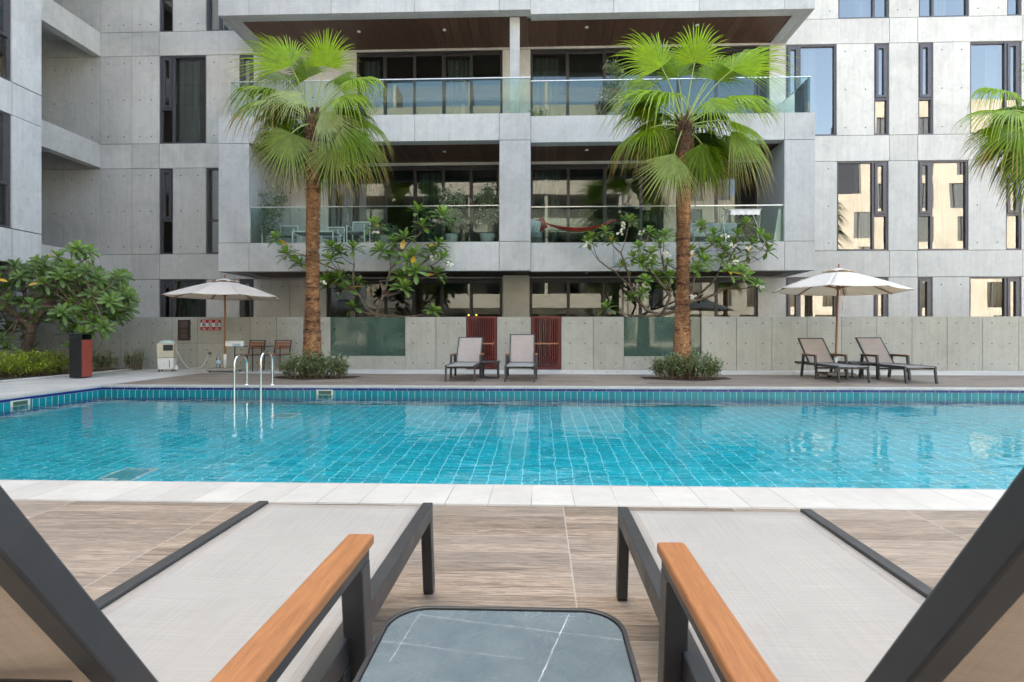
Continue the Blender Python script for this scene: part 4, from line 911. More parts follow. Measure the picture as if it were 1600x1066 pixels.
# ================================================================ LOUNGERS
def lounger(loc, rz, W_, label, group, recline=57.5, sc=1.0, backW=None, outer=0, hinge=-1.31):
    e = empty('sun_lounger', loc, label, 'sun lounger', group, rz); e.scale = (sc,sc,sc)
    h = W_/2; SH = .37; LB = hinge; LE = -1.95; t = .04
    for s_ in (-1, 1):
        r_ = MB(); r_.box(s_*h-s_*t, s_*h, LE, 0, SH-.062, SH); r_.build('side_rail', M['alu'], e, bevel=.003)
        lg = MB(); x0 = s_*(h-t/2); lg.bar((x0,-.0225,SH-.064), (x0,.025,.012), .04, .045, up=(0,1,0)); o = lg.build('leg', M['alu'], e, bevel=.003)
        ft = MB(); ft.box(x0-.018,x0+.018,.006,.046,0,.016); ft.build('glide', M['black'], o)
        # arm frame: front post, top rail, rear post
        xa = s_*(h+.012); y0, y1 = -.885-(.075 if s_ == outer else 0), -1.50
        for (ya, yb_, nm) in ((y0-.03, y0+.035, 'arm_post'), (y1+.03, y1-.07, 'arm_post')):
            p_ = MB(); p_.bar((xa,ya,.53), (xa,yb_,.012), .05, .055, up=(0,1,0)); o2 = p_.build(nm, M['alu'], e, bevel=.004)
            MB().box(xa-.02,xa+.02,yb_-.02,yb_+.02,0,.016).build('glide', M['black'], o2)
        p_ = MB(); p_.box(xa-.024, xa+.024, y1, y0-.003, .531, .556); p_.build('arm_rail', M['alu'], e, bevel=.003)
        a_ = MB(); a_.box(xa-.031, xa+.031, y1-.02, y0+.012, .558, .583); a_.build('armrest', M['teak'], e, bevel=.006, seg=3)
        b_ = MB(); b_.box(s_*(h+.001), s_*(h-.014), -.95, -.90, SH-.20, SH-.063); b_.build('bracket', M['alu'], e, bevel=.002)
    for q0, q1, z0_, z1_ in ((-.10,-.06,SH-.075,SH-.045),(-.92,-.88,SH-.13,SH-.09),(LE,LE+.04,SH-.06,SH-.01),(LB-.05,LB-.02,SH-.07,SH-.04)):
        cb = MB(); cb.box(-h+t, h-t, q0, q1, z0_, z1_); cb.build('crossbar', M['alu'], e, bevel=.003)
    lr = MB()                                               # lower stretchers between front leg and arm post
    for s_ in (-1,1): lr.box(s_*(h-.005)-.012, s_*(h-.005)+.012, -.88, -.86, .1, .34)
    # seat sling, sagging a little, with a hem line on both sides
    def sling(w2, L, sag, name, m_, T):
        v = []; nx, ny = 16, 24
        for i in range(ny+1):
            for j_ in range(nx+1):
                u, q = j_/nx*2-1, i/ny; z = -sag*(1-u*u)*math.sin(math.pi*min(1, q*1.0+.0)) - .002
                v.append(T(u*w2, q*L, z))
        f = [(i*(nx+1)+j_, i*(nx+1)+j_+1, (i+1)*(nx+1)+j_+1, (i+1)*(nx+1)+j_) for i in range(ny) for j_ in range(nx)]
        mb = MB(); mb.add(v, f, 0, True); o = mb.build(name, m_, e)
        so = o.modifiers.new('thick', 'SOLIDIFY'); so.thickness = .003
        hm = MB()
        for s_ in (-1,1):
            for off in (.030,.036): hm.tube([T(s_*(w2-off), q*L, .0012-sag*(1-((w2-off)/w2)**2)*math.sin(math.pi*q)) for q in [k_/12 for k_ in range(13)]], .0009, 4, cap=False)
        hm.build('stitching', M['sling_back'], o); return o
    sling(h-t+.004, -LB-.012, .012, 'seat_sling', M['sling'], lambda x, y, z: Vector((x, -.012-y, SH-.012+z)))
    ct = MB(); ct.tube([(-h+t,-.014,SH-.022),(h-t,-.014,SH-.022)], .011, 8); ct.build('front_bar', M['sling'], e)
    # backrest
    A = R(recline); dv = Vector((0,-math.cos(A),math.sin(A))); nv = Vector((0,math.sin(A),math.cos(A))); o0 = Vector((0,LB,SH-.005)); bw = h-.028; BL = .80
    for s_ in (-1,1):
        r_ = MB(); r_.bar(o0+Vector((s_*(bw-.015),0,0))-nv*.008, o0+dv*BL+Vector((s_*(bw-.015),0,0))-nv*.008, .030, .032, up=nv); r_.build('back_rail', M['alu'], e, bevel=.003)
    tb = MB(); tb.bar(o0+dv*(BL-.015)+Vector((-bw+.031,0,0))-nv*.012, o0+dv*(BL-.015)+Vector((bw-.031,0,0))-nv*.012, .03, .035, up=nv); tb.build('back_top_bar', M['alu'], e, bevel=.003)
    sling(bw-.028, BL-.03, .02, 'back_sling', M['sling_back'], lambda x, y, z: o0+Vector((x,0,0))+dv*y+nv*(.004+z))
    st = MB(); py_ = o0+dv*.38
    for s_ in (-1,1): st.tube([py_+Vector((s_*(bw-.05),0,0))-nv*.03, Vector((s_*(bw-.05), LB-.42, SH-.05))], .009, 6)
    st.tube([py_+Vector((-bw+.05,0,0))-nv*.03, py_+Vector((bw-.05,0,0))-nv*.03], .008, 6)
    st.build('recline_strut', M['alu'], e)
    return e
def near(xa, xb, yf, lab, o=0, rec=57.5, hg=-1.31): return lounger(((xa+xb)/2, yf, 0), 0, xb-xa, lab, 'near loungers framing the view', rec, outer=o, hinge=hg)
near(-1.128, -.424, 2.075, 'grey sling lounger with orange teak armrests in the near left foreground', -1, 57.5, -1.303)
near(.303, 1.040, 2.05, 'grey sling lounger with orange teak armrests in the near right foreground', 0, 56.4, -1.294)
GF = 'loungers across the pool'
def farl(pxa, pxb, pyf, lab, rec, sc=1.0):
    a, b = atz(pxa, pyf, 0), atz(pxb, pyf, 0); w_ = (b.x-a.x); return lounger(((a.x+b.x)/2, (a.y+b.y)/2, 0), R(180), w_/sc, lab, GF, rec, sc)
farl(695, 743, 596.5, 'lower reclined lounger, left of the two facing the camera in front of the red gates', 50, .93)
farl(788, 836.5, 597, 'upright lounger, right of the two facing the camera in front of the red gates', 60, .93)
def anglel(pxa, pxb, py, lab, rec):
    a, b = atz(pxa, py, 0), atz(pxb, py, 0); c_ = (a+b)/2; return lounger((c_.x, c_.y, 0), R(180), (b.x-a.x)/.93, lab, GF, rec, .93)
anglel(1309, 1358, 598, 'brown backed lounger left of the dark table under the right parasol', 48)
anglel(1414, 1463, 599.5, 'brown backed lounger right of the dark table, farthest right by the pool', 50)
# ================================================================ SIDE TABLES
TZ = .45; tc = Vector((( -293/913+ 155/913)/2, .898-.0, TZ))
TX0, TX1 = atz(550,1066,TZ).x, atz(1003,1066,TZ).x; TY1 = atz(800,948,TZ).y; TY0 = TY1-(TX1-TX0); TCX, TCY = (TX0+TX1)/2, (TY0+TY1)/2
def tp(zx, zy): q = atz(450+zx/2.286, 760+zy/2.286, TZ); return (q.x-TCX, q.y-TCY)
VEINS = [(tp(470,452), tp(1215,545), 0.0006, .7), (tp(1005,450), tp(880,720), .0010, .8), (tp(335,545), tp(840,609), .0006, .6), (tp(470,450), tp(360,620), .0007, .5)]
M['table_stone'] = table_stone()
def rsq(w_, r_, n=8): 
    out = []
    for cx, cy, a0 in ((w_-r_,w_-r_,0),(-w_+r_,w_-r_,90),(-w_+r_,-w_+r_,180),(w_-r_,-w_+r_,270)):
        for i in range(n+1): a = R(a0+90*i/n); out.append((cx+r_*math.cos(a), cy+r_*math.sin(a)))
    return out
e = empty('side_table', (TCX,TCY,0), 'blue grey stone topped side table with rounded corners between the near loungers', 'side table')
w_ = (TX1-TX0)/2; t = MB(); P1, P2 = rsq(w_, .085, 14), rsq(w_-.009, .078, 14); n = len(P1)
v = [(x,y,TZ-.028) for x,y in P1]+[(x,y,TZ) for x,y in P1]+[(x,y,TZ) for x,y in P2]+[(x,y,TZ-.028) for x,y in P2]
t.add(v, [(k_*n+i, k_*n+(i+1)%n, ((k_+1)%4)*n+(i+1)%n, ((k_+1)%4)*n+i) for k_ in range(4) for i in range(n)]); t.build('rim', M['alu'], e, bevel=.0015)
MB().prism(rsq(w_-.0105, .0765, 14), TZ-.014, TZ-.004).build('stone_top', M['table_stone'], e, bevel=.0015)
for sx in (-1,1):
    for sy in (-1,1): MB().box(sx*(w_-.05)-.014, sx*(w_-.05)+.014, sy*(w_-.05)-.014, sy*(w_-.05)+.014, 0, TZ-.03).build('leg', M['alu'], e, bevel=.003)
fr = MB(); [fr.box(-w_+.065, w_-.065, s_*(w_-.05)-.012, s_*(w_-.05)+.012, TZ-.055, TZ-.03) for s_ in (-1,1)]; fr.build('apron', M['alu'], e)
def small_table(loc, w_, h_, label):
    e = empty('side_table', loc, label, 'side table', 'small dark side tables across the pool'); MB().box(-w_/2,w_/2,-w_/2,w_/2,h_-.035,h_).build('tabletop', M['alu'], e, bevel=.006)
    for sx in (-1,1):
        f = MB(); q = sx*(w_/2-.04); f.box(q-.015,q+.015,-w_/2+.04,-w_/2+.07,0,h_-.037); f.box(q-.015,q+.015,w_/2-.07,w_/2-.04,0,h_-.037); f.build('leg', M['alu'], e, bevel=.003)
    for sy in (-1,1): f = MB(); f.box(-w_/2+.056,w_/2-.056,sy*(w_/2-.055)-.012,sy*(w_/2-.055)+.012,.0,.022); f.build('stretcher', M['alu'], e)
q = atz(766.5, 591, 0); small_table((q.x, q.y, 0), .42, .385, 'small dark side table between the two centre loungers')
q = atz(1340, 590, 0); small_table((q.x, q.y, 0), .62, .36, 'dark low side table between the two right hand loungers')
# ================================================================ PARASOLS
def parasol(loc, rad, zr, zt, label, canv, rot=0, lean=0, towel=False, light=False):
    e = empty('parasol', loc, label, 'parasol', None, rot); N8 = 8
    c = MB(); v = []; rings = [(.10, zt-.055), (.30, None), (.55, None), (.8, None), (1.0, None)]
    zc = zt-.06; 
    def zz(u): return zc-(zc-zr)*u
    def pt(u, a_i, sub, sag): 
        a0, a1 = 2*math.pi*a_i/N8, 2*math.pi*(a_i+1)/N8; p0, p1 = Vector((math.cos(a0),math.sin(a0),0)), Vector((math.cos(a1),math.sin(a1),0)); p = p0.lerp(p1, sub)*rad*u; 
        s_ = 4*sub*(1-sub); return Vector((p.x*(1-.035*s_*u), p.y*(1-.035*s_*u), zz(u)+s_*.012*rad*u*(-1)+.03*math.sin(u*math.pi)))
    K, S_ = 10, 8
    for i in range(N8):
        o = []
        for k_ in range(K+1):
            u = .16+.84*k_/K
            for s2 in range(S_+1): o.append(pt(u, i, s2/S_, 0))
        c.add(o, [(k_*(S_+1)+s2, k_*(S_+1)+s2+1, (k_+1)*(S_+1)+s2+1, (k_+1)*(S_+1)+s2) for k_ in range(K) for s2 in range(S_)], 0, True)
    co = c.build('canopy', canv, e); so = co.modifiers.new('thick', 'SOLIDIFY'); so.thickness = .004; so.offset = 0
    vt = MB()
    for i in range(N8):
        o = []
        for k_ in range(4):
            u = .012+(.245-.012)*k_/3
            for s2 in range(5): 
                q = pt(u, i, s2/4, 0); q.z += .045-.02*(k_/3)+ (.035*math.sin(math.pi*s2/4) if k_ == 3 else 0); o.append(q)
        vt.add(o, [(k_*5+s2, k_*5+s2+1, (k_+1)*5+s2+1, (k_+1)*5+s2) for k_ in range(3) for s2 in range(4)], 0, True)
    vo = vt.build('vent_cap', canv, co); so = vo.modifiers.new('thick', 'SOLIDIFY'); so.thickness = .003
    p = MB(); p.tube([(0,0,.10),(0,0,.9),(0,0,zt-.06)], .024, 14); p.build('pole', M['pole'], e)
    fn = MB(); fn.lathe([(0,zt-.03),(.02,zt-.03),(.022,zt+.0),(.012,zt+.02),(.022,zt+.04),(.014,zt+.065),(0,zt+.075)], 14); fn.build('finial', M['pole'], e)
    hb = MB(); hb.lathe([(.025,zr+.02),(.05,zr+.03),(.05,zr+.10),(.025,zr+.11)], 14); hb.build('hub', M['pole'], e)
    for i in range(N8):
        a = 2*math.pi*i/N8; dr = Vector((math.cos(a),math.sin(a),0)); r_ = MB()
        r_.bar(dr*.05+Vector((0,0,zz(.03)-.03)), dr*(rad-.02)+Vector((0,0,zr-.014)), .016, .022); 
        ro = r_.build('rib', M['pole'], e); s2 = MB(); s2.bar(dr*.045+Vector((0,0,zr+.06)), dr*rad*.5+Vector((0,0,zz(.5)-.03)), .014, .018); s2.build('strut', M['pole'], ro)
    rp = MB(); rp.tube([(.05,-.03,zr+.05),(.06,-.03,zr-.2),(.075,-.03,zr-.42),(.10,-.03,zr-.44),(.10,-.03,zr-.2),(.06,-.03,zr+.03)], .005, 6); rp.build('cord', M['canvas'], e)
    return e
ql = Vector((X(351.5, 13.3), 13.3, 0)); qr = Vector((X(1305,12.3), 12.3, 0))
def zat(py, Y): return H+(CY-py)*Y/F
el = parasol(ql, 1.37, zat(463,13.3), zat(432,13.3), 'greyish open parasol standing by the signs on the left wall', M['canvas2'], 0)
er = parasol(qr, 1.42, zat(455.5,12.3), zat(419,12.3), 'cream open parasol over the right hand loungers', M['canvas'], R(10))
er.rotation_euler[1] = R(2.0)
for e, q in ((el, ql), (er, qr)):
    b = MB(); b.box(-.36,.36,-.22,.22,.045,.11); b.build('base_slab', M['stone_base'], e, bevel=.012)
    s = MB(); s.lathe([(.03,.11),(.034,.11),(.034,.45),(.026,.46)], 14); s.build('sleeve', M['white_metal'], e)
    for sx in (-1,1):
        for sy in (-1,1):
            wh = MB(); wh.tube([(sx*.30-.012,sy*.17,.028),(sx*.30+.012,sy*.17,.028)], .028, 12); wh.build('castor', M['black'], e)
# paper towel box strapped to the left parasol pole and a water bottle on its base
q = at(366.5, 537, 13.22); e = empty('dispenser_box', (q.x, 13.22, q.z), 'white and blue box fixed to the left parasol pole', 'box')
MB().box(-.215,.215,-.06,.06,-.07,.07).build('body', M['white_metal'], e, bevel=.012)
lb = mat('label_blue', (.35,.52,.62), .5); MB().box(-.02,.19,-.0635,-.060,-.05,.0).build('printed_label', lb, e)
q = Vector((ql.x-.10, 13.18, .115)); e = empty('water_bottle', q, 'clear plastic water bottle standing on the left parasol base', 'bottle')
bt = MB(); bt.lathe([(0,0),(.045,0),(.048,.02),(.045,.14),(.047,.22),(.035,.27),(.014,.30),(.014,.33)], 16); bt.build('body', glass('clear_plastic', (.7,.8,.85), .1, 1.4), e)
bt = MB(); bt.lathe([(0,.33),(.017,.33),(.017,.355),(0,.355)], 12); bt.build('cap', mat('cap_blue', (.1,.25,.5), .4), e); bt = MB(); bt.lathe([(.0475,.10),(.0485,.10),(.0485,.19),(.0475,.19)], 16); bt.build('label', lb, e)
# ================================================================ DINING CHAIRS BY THE WALL
def chair(px0, px1, Y, rz, label):
    x = X((px0+px1)/2, Y); e = empty('armchair', (x, Y, 0), label, 'chair', 'wood slatted armchairs by the wall', rz); w_ = .26; t = .022
    for sx in (-1,1):
        l_ = MB(); l_.box(sx*w_-t/2, sx*w_+t/2, -.24, -.24+t, 0, .64); l_.build('leg', M['black'], e, bevel=.003)
        l_ = MB(); l_.bar((sx*w_,.22,0), (sx*w_,.25,.44), t, t, up=(0,1,0)); l_.build('leg', M['black'], e, bevel=.003)
        l_ = MB(); l_.bar((sx*w_,-.24,.652), (sx*w_,.26,.652), .035, .02); l_.build('armrest', M['black'], e, bevel=.003)
    b = MB(); 
    for sx in (-1,1): b.bar((sx*.225,.25,.42), (sx*.225,.33,.80), t, t, up=(0,1,0))
    b.bar((-.236,.334,.805), (.236,.334,.805), t, t); b.build('back_frame', M['black'], e)
    for i in range(3):
        s = MB(); z = .60+.068*i; y = .25+.08*(z-.42)/.38-.016; s.box(-.212,.212,y-.008,y+.008,z-.03,z+.03); s.build('back_slat', M['slat'], e, bevel=.004)
    s = MB(); s.box(-w_+t/2,w_-t/2,-.24,.26,.415,.432); s.build('seat', M['black'], e)
    for i in range(6): s = MB(); s.box(-.235,.235,-.225+.08*i,-.155+.08*i,.434,.452); s.build('seat_slat', M['slat'], e, bevel=.003)
    return e
chair(371, 409, 13.7, R(-8), 'wood slatted armchair closest to the left parasol pole')
chair(413, 450, 13.75, R(-6), 'wood slatted armchair between the pool ladder and the left palm')
# ================================================================ AIR COOLER, CABLE, SOCKET, SIGNS, BIN
c0 = atz(261, 580.5, 0); e = empty('air_cooler', (c0.x, c0.y, 0), 'off white portable air cooler on castors by the wall', 'air cooler', None, R(20)); e.scale = (.76,.76,1)
cream = satin('aged_cream_plastic', (.58,.54,.42), .45); whitep = satin('white_plastic', (.70,.70,.68), .35)
def taper(mb, w0, w1, d0, d1, z0, z1): mb.add([(-w0,-d0,z0),(w0,-d0,z0),(w0,d0,z0),(-w0,d0,z0),(-w1,-d1,z1),(w1,-d1,z1),(w1,d1,z1),(-w1,d1,z1)], [(0,3,2,1),(4,5,6,7),(0,1,5,4),(1,2,6,5),(2,3,7,6),(3,0,4,7)])
b = MB(); taper(b, .225,.25,.18,.20,.06,.36); b.build('tank', whitep, e, bevel=.03); b = MB(); taper(b, .25,.262,.20,.21,.364,.74); b.build('body', cream, e, bevel=.03)
b = MB(); b.lathe([(0,.115),(.10,.11),(.19,.08),(.235,.03),(.24,0)], 28, (0,0,.735)); o = b.build('lid', satin('pale_green_plastic', (.48,.60,.56), .3), e); o.scale = (1.07,.86,.75); o.location = (0,0,.185)
b = MB(); b.box(-.05,.235,-.232,-.20,.55,.70); o = b.build('outlet_grille', M['black'], e, bevel=.008); b = MB(); [b.box(-.035,.22,-.240,-.233,.565+.024*i,.575+.024*i) for i in range(5)]; b.build('louvre', satin('dark_green_plastic', (.03,.06,.055), .4), o)
b = MB(); b.box(.12,.135,-.203,-.195,.12,.30); b.build('level_window', M['black'], e)
for sx in (-1,1):
    for sy in (-1,1): b = MB(); b.tube([(sx*.19-.015,sy*.14,.03),(sx*.19+.015,sy*.14,.03)], .03, 12); b.build('castor', M['black'], e)
b = MB(); taper(b, .06,.03,.06,.03,.05,.16); o = b.build('drain_foot', whitep, e, bevel=.01); o.location = (.28,0,0)
s0 = at(328.5, 552, YW-.01); e = empty('wall_socket', (s0.x, YW-.006, s0.z), 'square wall socket with a plugged in white cable', 'socket')
MB().box(-.05,.05,-.02,.0,-.045,.045).build('plate', satin('grey_plate', (.3,.3,.28), .4), e, bevel=.005); b = MB(); b.tube([(0,-.021,0),(0,-.06,0)], .022, 12); b.build('plug', M['black'], e)
ca = MB(); pA = Vector((c0.x+.26, c0.y-.05, .62)); pB = Vector((s0.x, YW-.08, s0.z-.02)); pts = []
for i in range(25):
    u = i/24; p_ = pA.lerp(pB, u); z = .62*(1-u)+pB.z*u - 4*u*(1-u)*.52*(1+.25*(u-.5)); pts.append((p_.x, p_.y, max(.06, z)))
tag(ca.tube(pts, .008, 6).build('power_cable', whitep), 'white power cable drooping from the air cooler to the wall socket', 'cable')
def signbox(pxa, pxb, pya, pyb): a, b = at(pxa, pya, YW), at(pxb, pyb, YW); return (a.x+b.x)/2, (a.z+b.z)/2, (b.x-a.x)/2, (a.z-b.z)/2
x_, z_, w_, h_ = signbox(278.5, 297.8, 500, 532); e = empty('notice_plaque', (x_, YW-.003, z_), 'dark brown engraved notice plaque on the wall above the air cooler', 'sign')
bz = satin('bronze_plaque', (.065,.045,.04), .35, .5); MB().box(-w_,w_,-.02,0,-h_,h_).build('plate', bz, e, bevel=.004)
txm = mat('engraved_text', (.17,.125,.11), .6); t = MB(); r2 = random.Random(4); z = h_-.05
while z > -h_+.04:
    L_ = w_*r2.uniform(.45,.82); xx = -L_
    while xx < L_: q = r2.uniform(.012,.04); t.box(xx, min(L_, xx+q), -.0225, -.0205, z-.006, z+.006); xx += q+.008
    z -= .024 if r2.random() > .2 else .042
t.build('lettering', txm, e)
x_, z_, w_, h_ = signbox(313.8, 345, 499.8, 516.2); e = empty('prohibition_sign', (x_, YW-.003, z_), 'red and white sign with three prohibition roundels beside the parasol pole', 'sign')
MB().prism(rsq(1, .08, 4), 0, 1).v
pl = MB(); pts = [(x*w_, y*h_) for x, y in rsq(1, .1, 4)]; n = len(pts); pl.add([(x,-.012,y) for x,y in pts]+[(x,0,y) for x,y in pts], [tuple(reversed(range(n))), tuple(range(n,2*n))]+[(i,(i+1)%n,n+(i+1)%n,n+i) for i in range(n)]); pl.build('plate', mat('sign_red', (.42,.012,.02), .4), e)
sw = mat('sign_white', (.66,.66,.66), .5); MB().box(-w_+.0,w_-.0,-.0155,-.0125,-h_*.36,h_*.40).build('white_band', sw, e)
for i, cx in enumerate((-w_*.64, 0, w_*.64)):
    rg = MB(); rr_ = h_*.30; rg.tube([(cx+rr_*math.cos(a*.2618), -.018, h_*.02+rr_*math.sin(a*.2618)) for a in range(25)], .0055, 5, cap=False); rg.bar((cx-rr_*.7,-.019,rr_*.7+h_*.02),(cx+rr_*.7,-.019,-rr_*.7+h_*.02), .009, .004, up=(0,1,0))
    rg.build('roundel', M['black'], e); pc = MB(); 
    if i == 0: pc.box(cx-.035,cx+.01,-.0185,-.0165,-.01,.03); pc.box(cx+.012,cx+.03,-.0185,-.0165,-.02,.0)
    elif i == 1: pc.bar((cx-.03,-.0175,.03),(cx+.005,-.0175,-.02), .014,.002, up=(0,1,0)); pc.disc((cx-.03,-.0175,.035), .011)
    else: pc.box(cx-.04,cx+.03,-.0185,-.0165,-.005,.008); pc.disc((cx+.02,-.0175,.022), .012)
    pc.build('pictogram', M['black'], e)
    tx = MB(); 
    for zz_, hw in ((h_*.80,.045),(h_*.58,.055),(-h_*.56,.03),(-h_*.78,.065)):
        xx = cx-hw
        while xx < cx+hw: q = r2.uniform(.008,.02); tx.box(xx, min(xx+q, cx+hw), -.0145, -.0125, zz_-.009, zz_+.009); xx += q+.005
    tx.build('lettering', sw, e)
bc = atz(117.5, 592, 0); e = empty('litter_bin', (bc.x, bc.y, 0), 'tall black litter bin with a red side panel by the hedge', 'litter bin')
bw_, bd_, bh_ = .28, .28, 1.0
b = MB(); b.box(-bw_/2,bw_/2,0,bd_,.02,.86); b.build('body', M['black'], e, bevel=.008)
b = MB(); b.box(-bw_/2,bw_/2,0,.02,.863,bh_); b.box(-bw_/2,bw_/2,bd_-.02,bd_,.863,bh_); b.box(-bw_/2,-bw_/2+.02,.021,bd_-.021,.863,bh_-.02); b.box(-bw_/2,bw_/2,.021,bd_-.021,bh_-.019,bh_); b.build('hood', M['black'], e, bevel=.004)
b = MB(); b.box(bw_/2+.001,bw_/2+.018,.012,bd_-.012,.04,.86); b.build('side_panel', M['redbin'], e, bevel=.004)
# ================================================================ LADDER, SKIMMERS, POOL FLOOR GRILLES
la = empty('pool_ladder', (X(386,9.8), 9.85, 0), 'polished steel pool ladder with two arched handrails', 'pool ladder')
def railp(pxw, pxa, ztop):
    xw = (X(pxw,9.62)+X(pxa,10.02))/2-la.location.x; y0, y1 = 9.62-9.85, 10.04-9.85; pts = [(xw,y0,-1.15),(xw,y0,-.2),(xw,y0,.28)]
    for k_ in range(11):
        a = math.pi*(1-k_/10); pts.append((xw, (y0+y1)/2+.06*0+ (y1-y0)/2*math.cos(a), ztop-.17+.17*math.sin(a)))
    pts.append((xw,y1,.2)); pts.append((xw,y1,.0)); return pts
for pw, pa, zt in ((366,385,.60),(406,426,.66)):
    r_ = MB(); r_.tube(railp(pw, pa, zt), .021, 12); ro = r_.build('handrail', M['steel'], la); f = MB(); xw = railp(pw,pa,zt)[0][0]; f.lathe([(.02,.03),(.045,.02),(.05,.0)], 16, (xw,.19,.003)); f.build('anchor_flange', M['steel'], ro)
x0, x1 = railp(366,385,.6)[0][0], railp(406,426,.6)[0][0]
for i in range(3): s = MB(); s.box(x0+.022, x1-.022, -.27, -.19, -.42-.27*i, -.395-.27*i); s.build('step', M['steel'], la, bevel=.005)
def skimmer(loc, rz, label):
    e = empty('skimmer', loc, label, 'pool skimmer', 'skimmer openings in the pool wall', rz); f = MB()
    for (a,b,c_,d_) in ((-.16,-.125,-.075,.075),(.125,.16,-.075,.075),(-.125,.125,-.075,-.055),(-.125,.125,.055,.075)): f.box(a,b,-.02,0,c_,d_)
    f.build('frame', satin('ivory_plastic', (.62,.60,.50), .4), e, bevel=.003); MB().box(-.124,.124,-.006,-.002,-.054,.054).build('mouth', mat('skimmer_dark', (.05,.10,.08), .6), e); MB().box(-.124,.124,-.016,-.008,-.05,-.005).build('weir_flap', satin('olive_plastic', (.18,.25,.18), .4), e)
q = at(508, 614.5, YF); skimmer((q.x, YF-.003, -.135), 0, 'ivory skimmer opening in the far pool wall below the left palm')
yy = -8.25; ysk = XL/((30.5-CX)/F); r_ = ray(30.5, 628); t_ = XL/r_.x; skimmer((XL+.003, r_.y*t_, -.14), R(-90)+R(180), 'ivory skimmer opening in the left pool side wall')
def grille(px, py, label):
    q = atz(px, py, WATER); v = (q-Vector((0,0,H))); 
    inc = math.atan2(math.hypot(v.x,v.y), -v.z); rf = math.asin(math.sin(inc)/1.33); dd = Vector((v.x,v.y,0)).normalized()*math.tan(rf)*(WATER-ZB); p_ = q+dd
    e = empty('floor_grille', (p_.x, p_.y, ZB+.004), label, 'pool drain', 'pale drain grilles on the pool floor'); e.scale = (.66,.66,1); f = MB()
    f.box(-.28,.28,-.30,-.25,0,.02); f.box(-.28,.28,.25,.30,0,.02); f.box(-.28,-.24,-.25,.25,0,.02); f.box(.24,.28,-.25,.25,0,.02); f.build('frame', M['white_metal'], e)
    s = MB(); [s.box(-.24+.04*i+.004,-.24+.04*i+.030,-.25,.25,.002,.014) for i in range(12)]; s.build('slat', satin('teal_plastic', (.12,.50,.55), .5), e)
grille(201, 741.5, 'pale square drain grille on the pool floor at the near left'); grille(445, 649.5, 'pale square drain grille on the pool floor near the ladder')
# ================================================================ FALLEN LEAVES
lm = leafmat('dry_leaf', (.25,.14,.07), (.42,.28,.13), trans=.1); r3 = random.Random(77)
spots = [(893,583.5),(965,583),(948,583.5),(882,585),(971,581),(930,582),(936,587),(1240,584),(588,587),(624,588),(1255,584.5)]
labs = ['dry leaf on the paving right of the right red gate','curled leaf below the tall wall panel left of the green screen','darker dry leaf between the red gate and the green screen','dry leaf on the deck edge just right of the right gate','curled leaf next to the shrub of the right palm','dry leaf on the paving between gate and green screen','dry leaf on the wood deck left of the right palm shrub','long dry leaf left of the right hand loungers','pale petal on the deck below the left green screen','pale petal below the right end of the left green screen','small leaf nearest the right hand loungers']
for i, (px, py) in enumerate(spots):
    q = atz(px, py, .006); mb = MB(); s_ = r3.uniform(.05,.14); leaf(mb, Vector((-s_/2,0,.006)), (1,r3.uniform(-.6,.6),.12), (0,0,1), s_, s_*.4, r3.random(), 0, 0, r3, -.2)
    tag(mb.build('fallen_leaf', lm, loc=q), labs[i], 'leaf', 'dry leaves fallen on the far paving')
# ================================================================ BALCONY CONTENTS
def potted(px, py_base, Y, floor, hw, ztop, label, seed, dens=900, n_st=26, clear=.35, bloom=.3, potw=.2):
    rr = random.Random(seed); e = empty('potted_plant', (X(px,Y), Y, floor), label, 'potted plant', 'potted plants on the balconies')
    p = MB(); p.lathe([(0,0),(potw*.72,0),(potw,.32),(potw*.93,.325),(potw*.88,.28),(0,.28)], 20); p.build('pot', M['pot'], e)
    s = MB(); s.tube([(0,0,.28),(.02,.0,.28+clear*.6),(0,0,.28+clear)], [.022,.018,.016], 6); s.build('stem', M['twig'], e)
    lf = MB(); zt = ztop-floor; zb = .25+clear
    cl = [(rr.gauss(0,.45)*hw, rr.gauss(0,.3)*hw, rr.uniform(zb, zt)) for _ in range(n_st)]
    for i in range(dens):
        c_ = rr.choice(cl); q = Vector(c_)+Vector((rr.gauss(0,.09), rr.gauss(0,.09), rr.gauss(0,.09))); d_ = Vector((rr.gauss(0,1), rr.gauss(0,1)-.2, rr.gauss(.3,.8)))
        leaf(lf, q, d_, (0,0,1), rr.uniform(.08,.15), .045, rr.uniform(.2,1), 1 if rr.random() < .05 else 0, 1 if rr.random() < bloom else rr.random()*.2, rr)
    lf.build('foliage', M['pot_leaf'], e)
F1, F2 = FZ[1], FZ[2]
potted(426, 370, 16.0, F1, .32, zat(292,16), 'slim leafy potted shrub at the left end of the first floor balcony', 1, 800, 26, .25, .1)
potted(706, 370, 15.9, F1, .32, zat(296,15.9), 'potted pale tipped small tree on the first floor balcony, left one of the pair', 2, 800, 22, .45, .35)
potted(762, 370, 15.9, F1, .28, zat(293,15.9), 'potted small tree next to the central concrete column on the first floor', 3, 900, 24, .45, .15, .25)
potted(957, 150, 16.3, F2, .28, zat(108,16.3), 'round clipped potted shrub behind the upper balcony glass', 4, 900, 26, .6, .05)
potted(600, 370, 16.1, F1, .30, zat(357,16.1), 'low leafy planter between the white chairs on the balcony', 5, 350, 12, .05, .05)
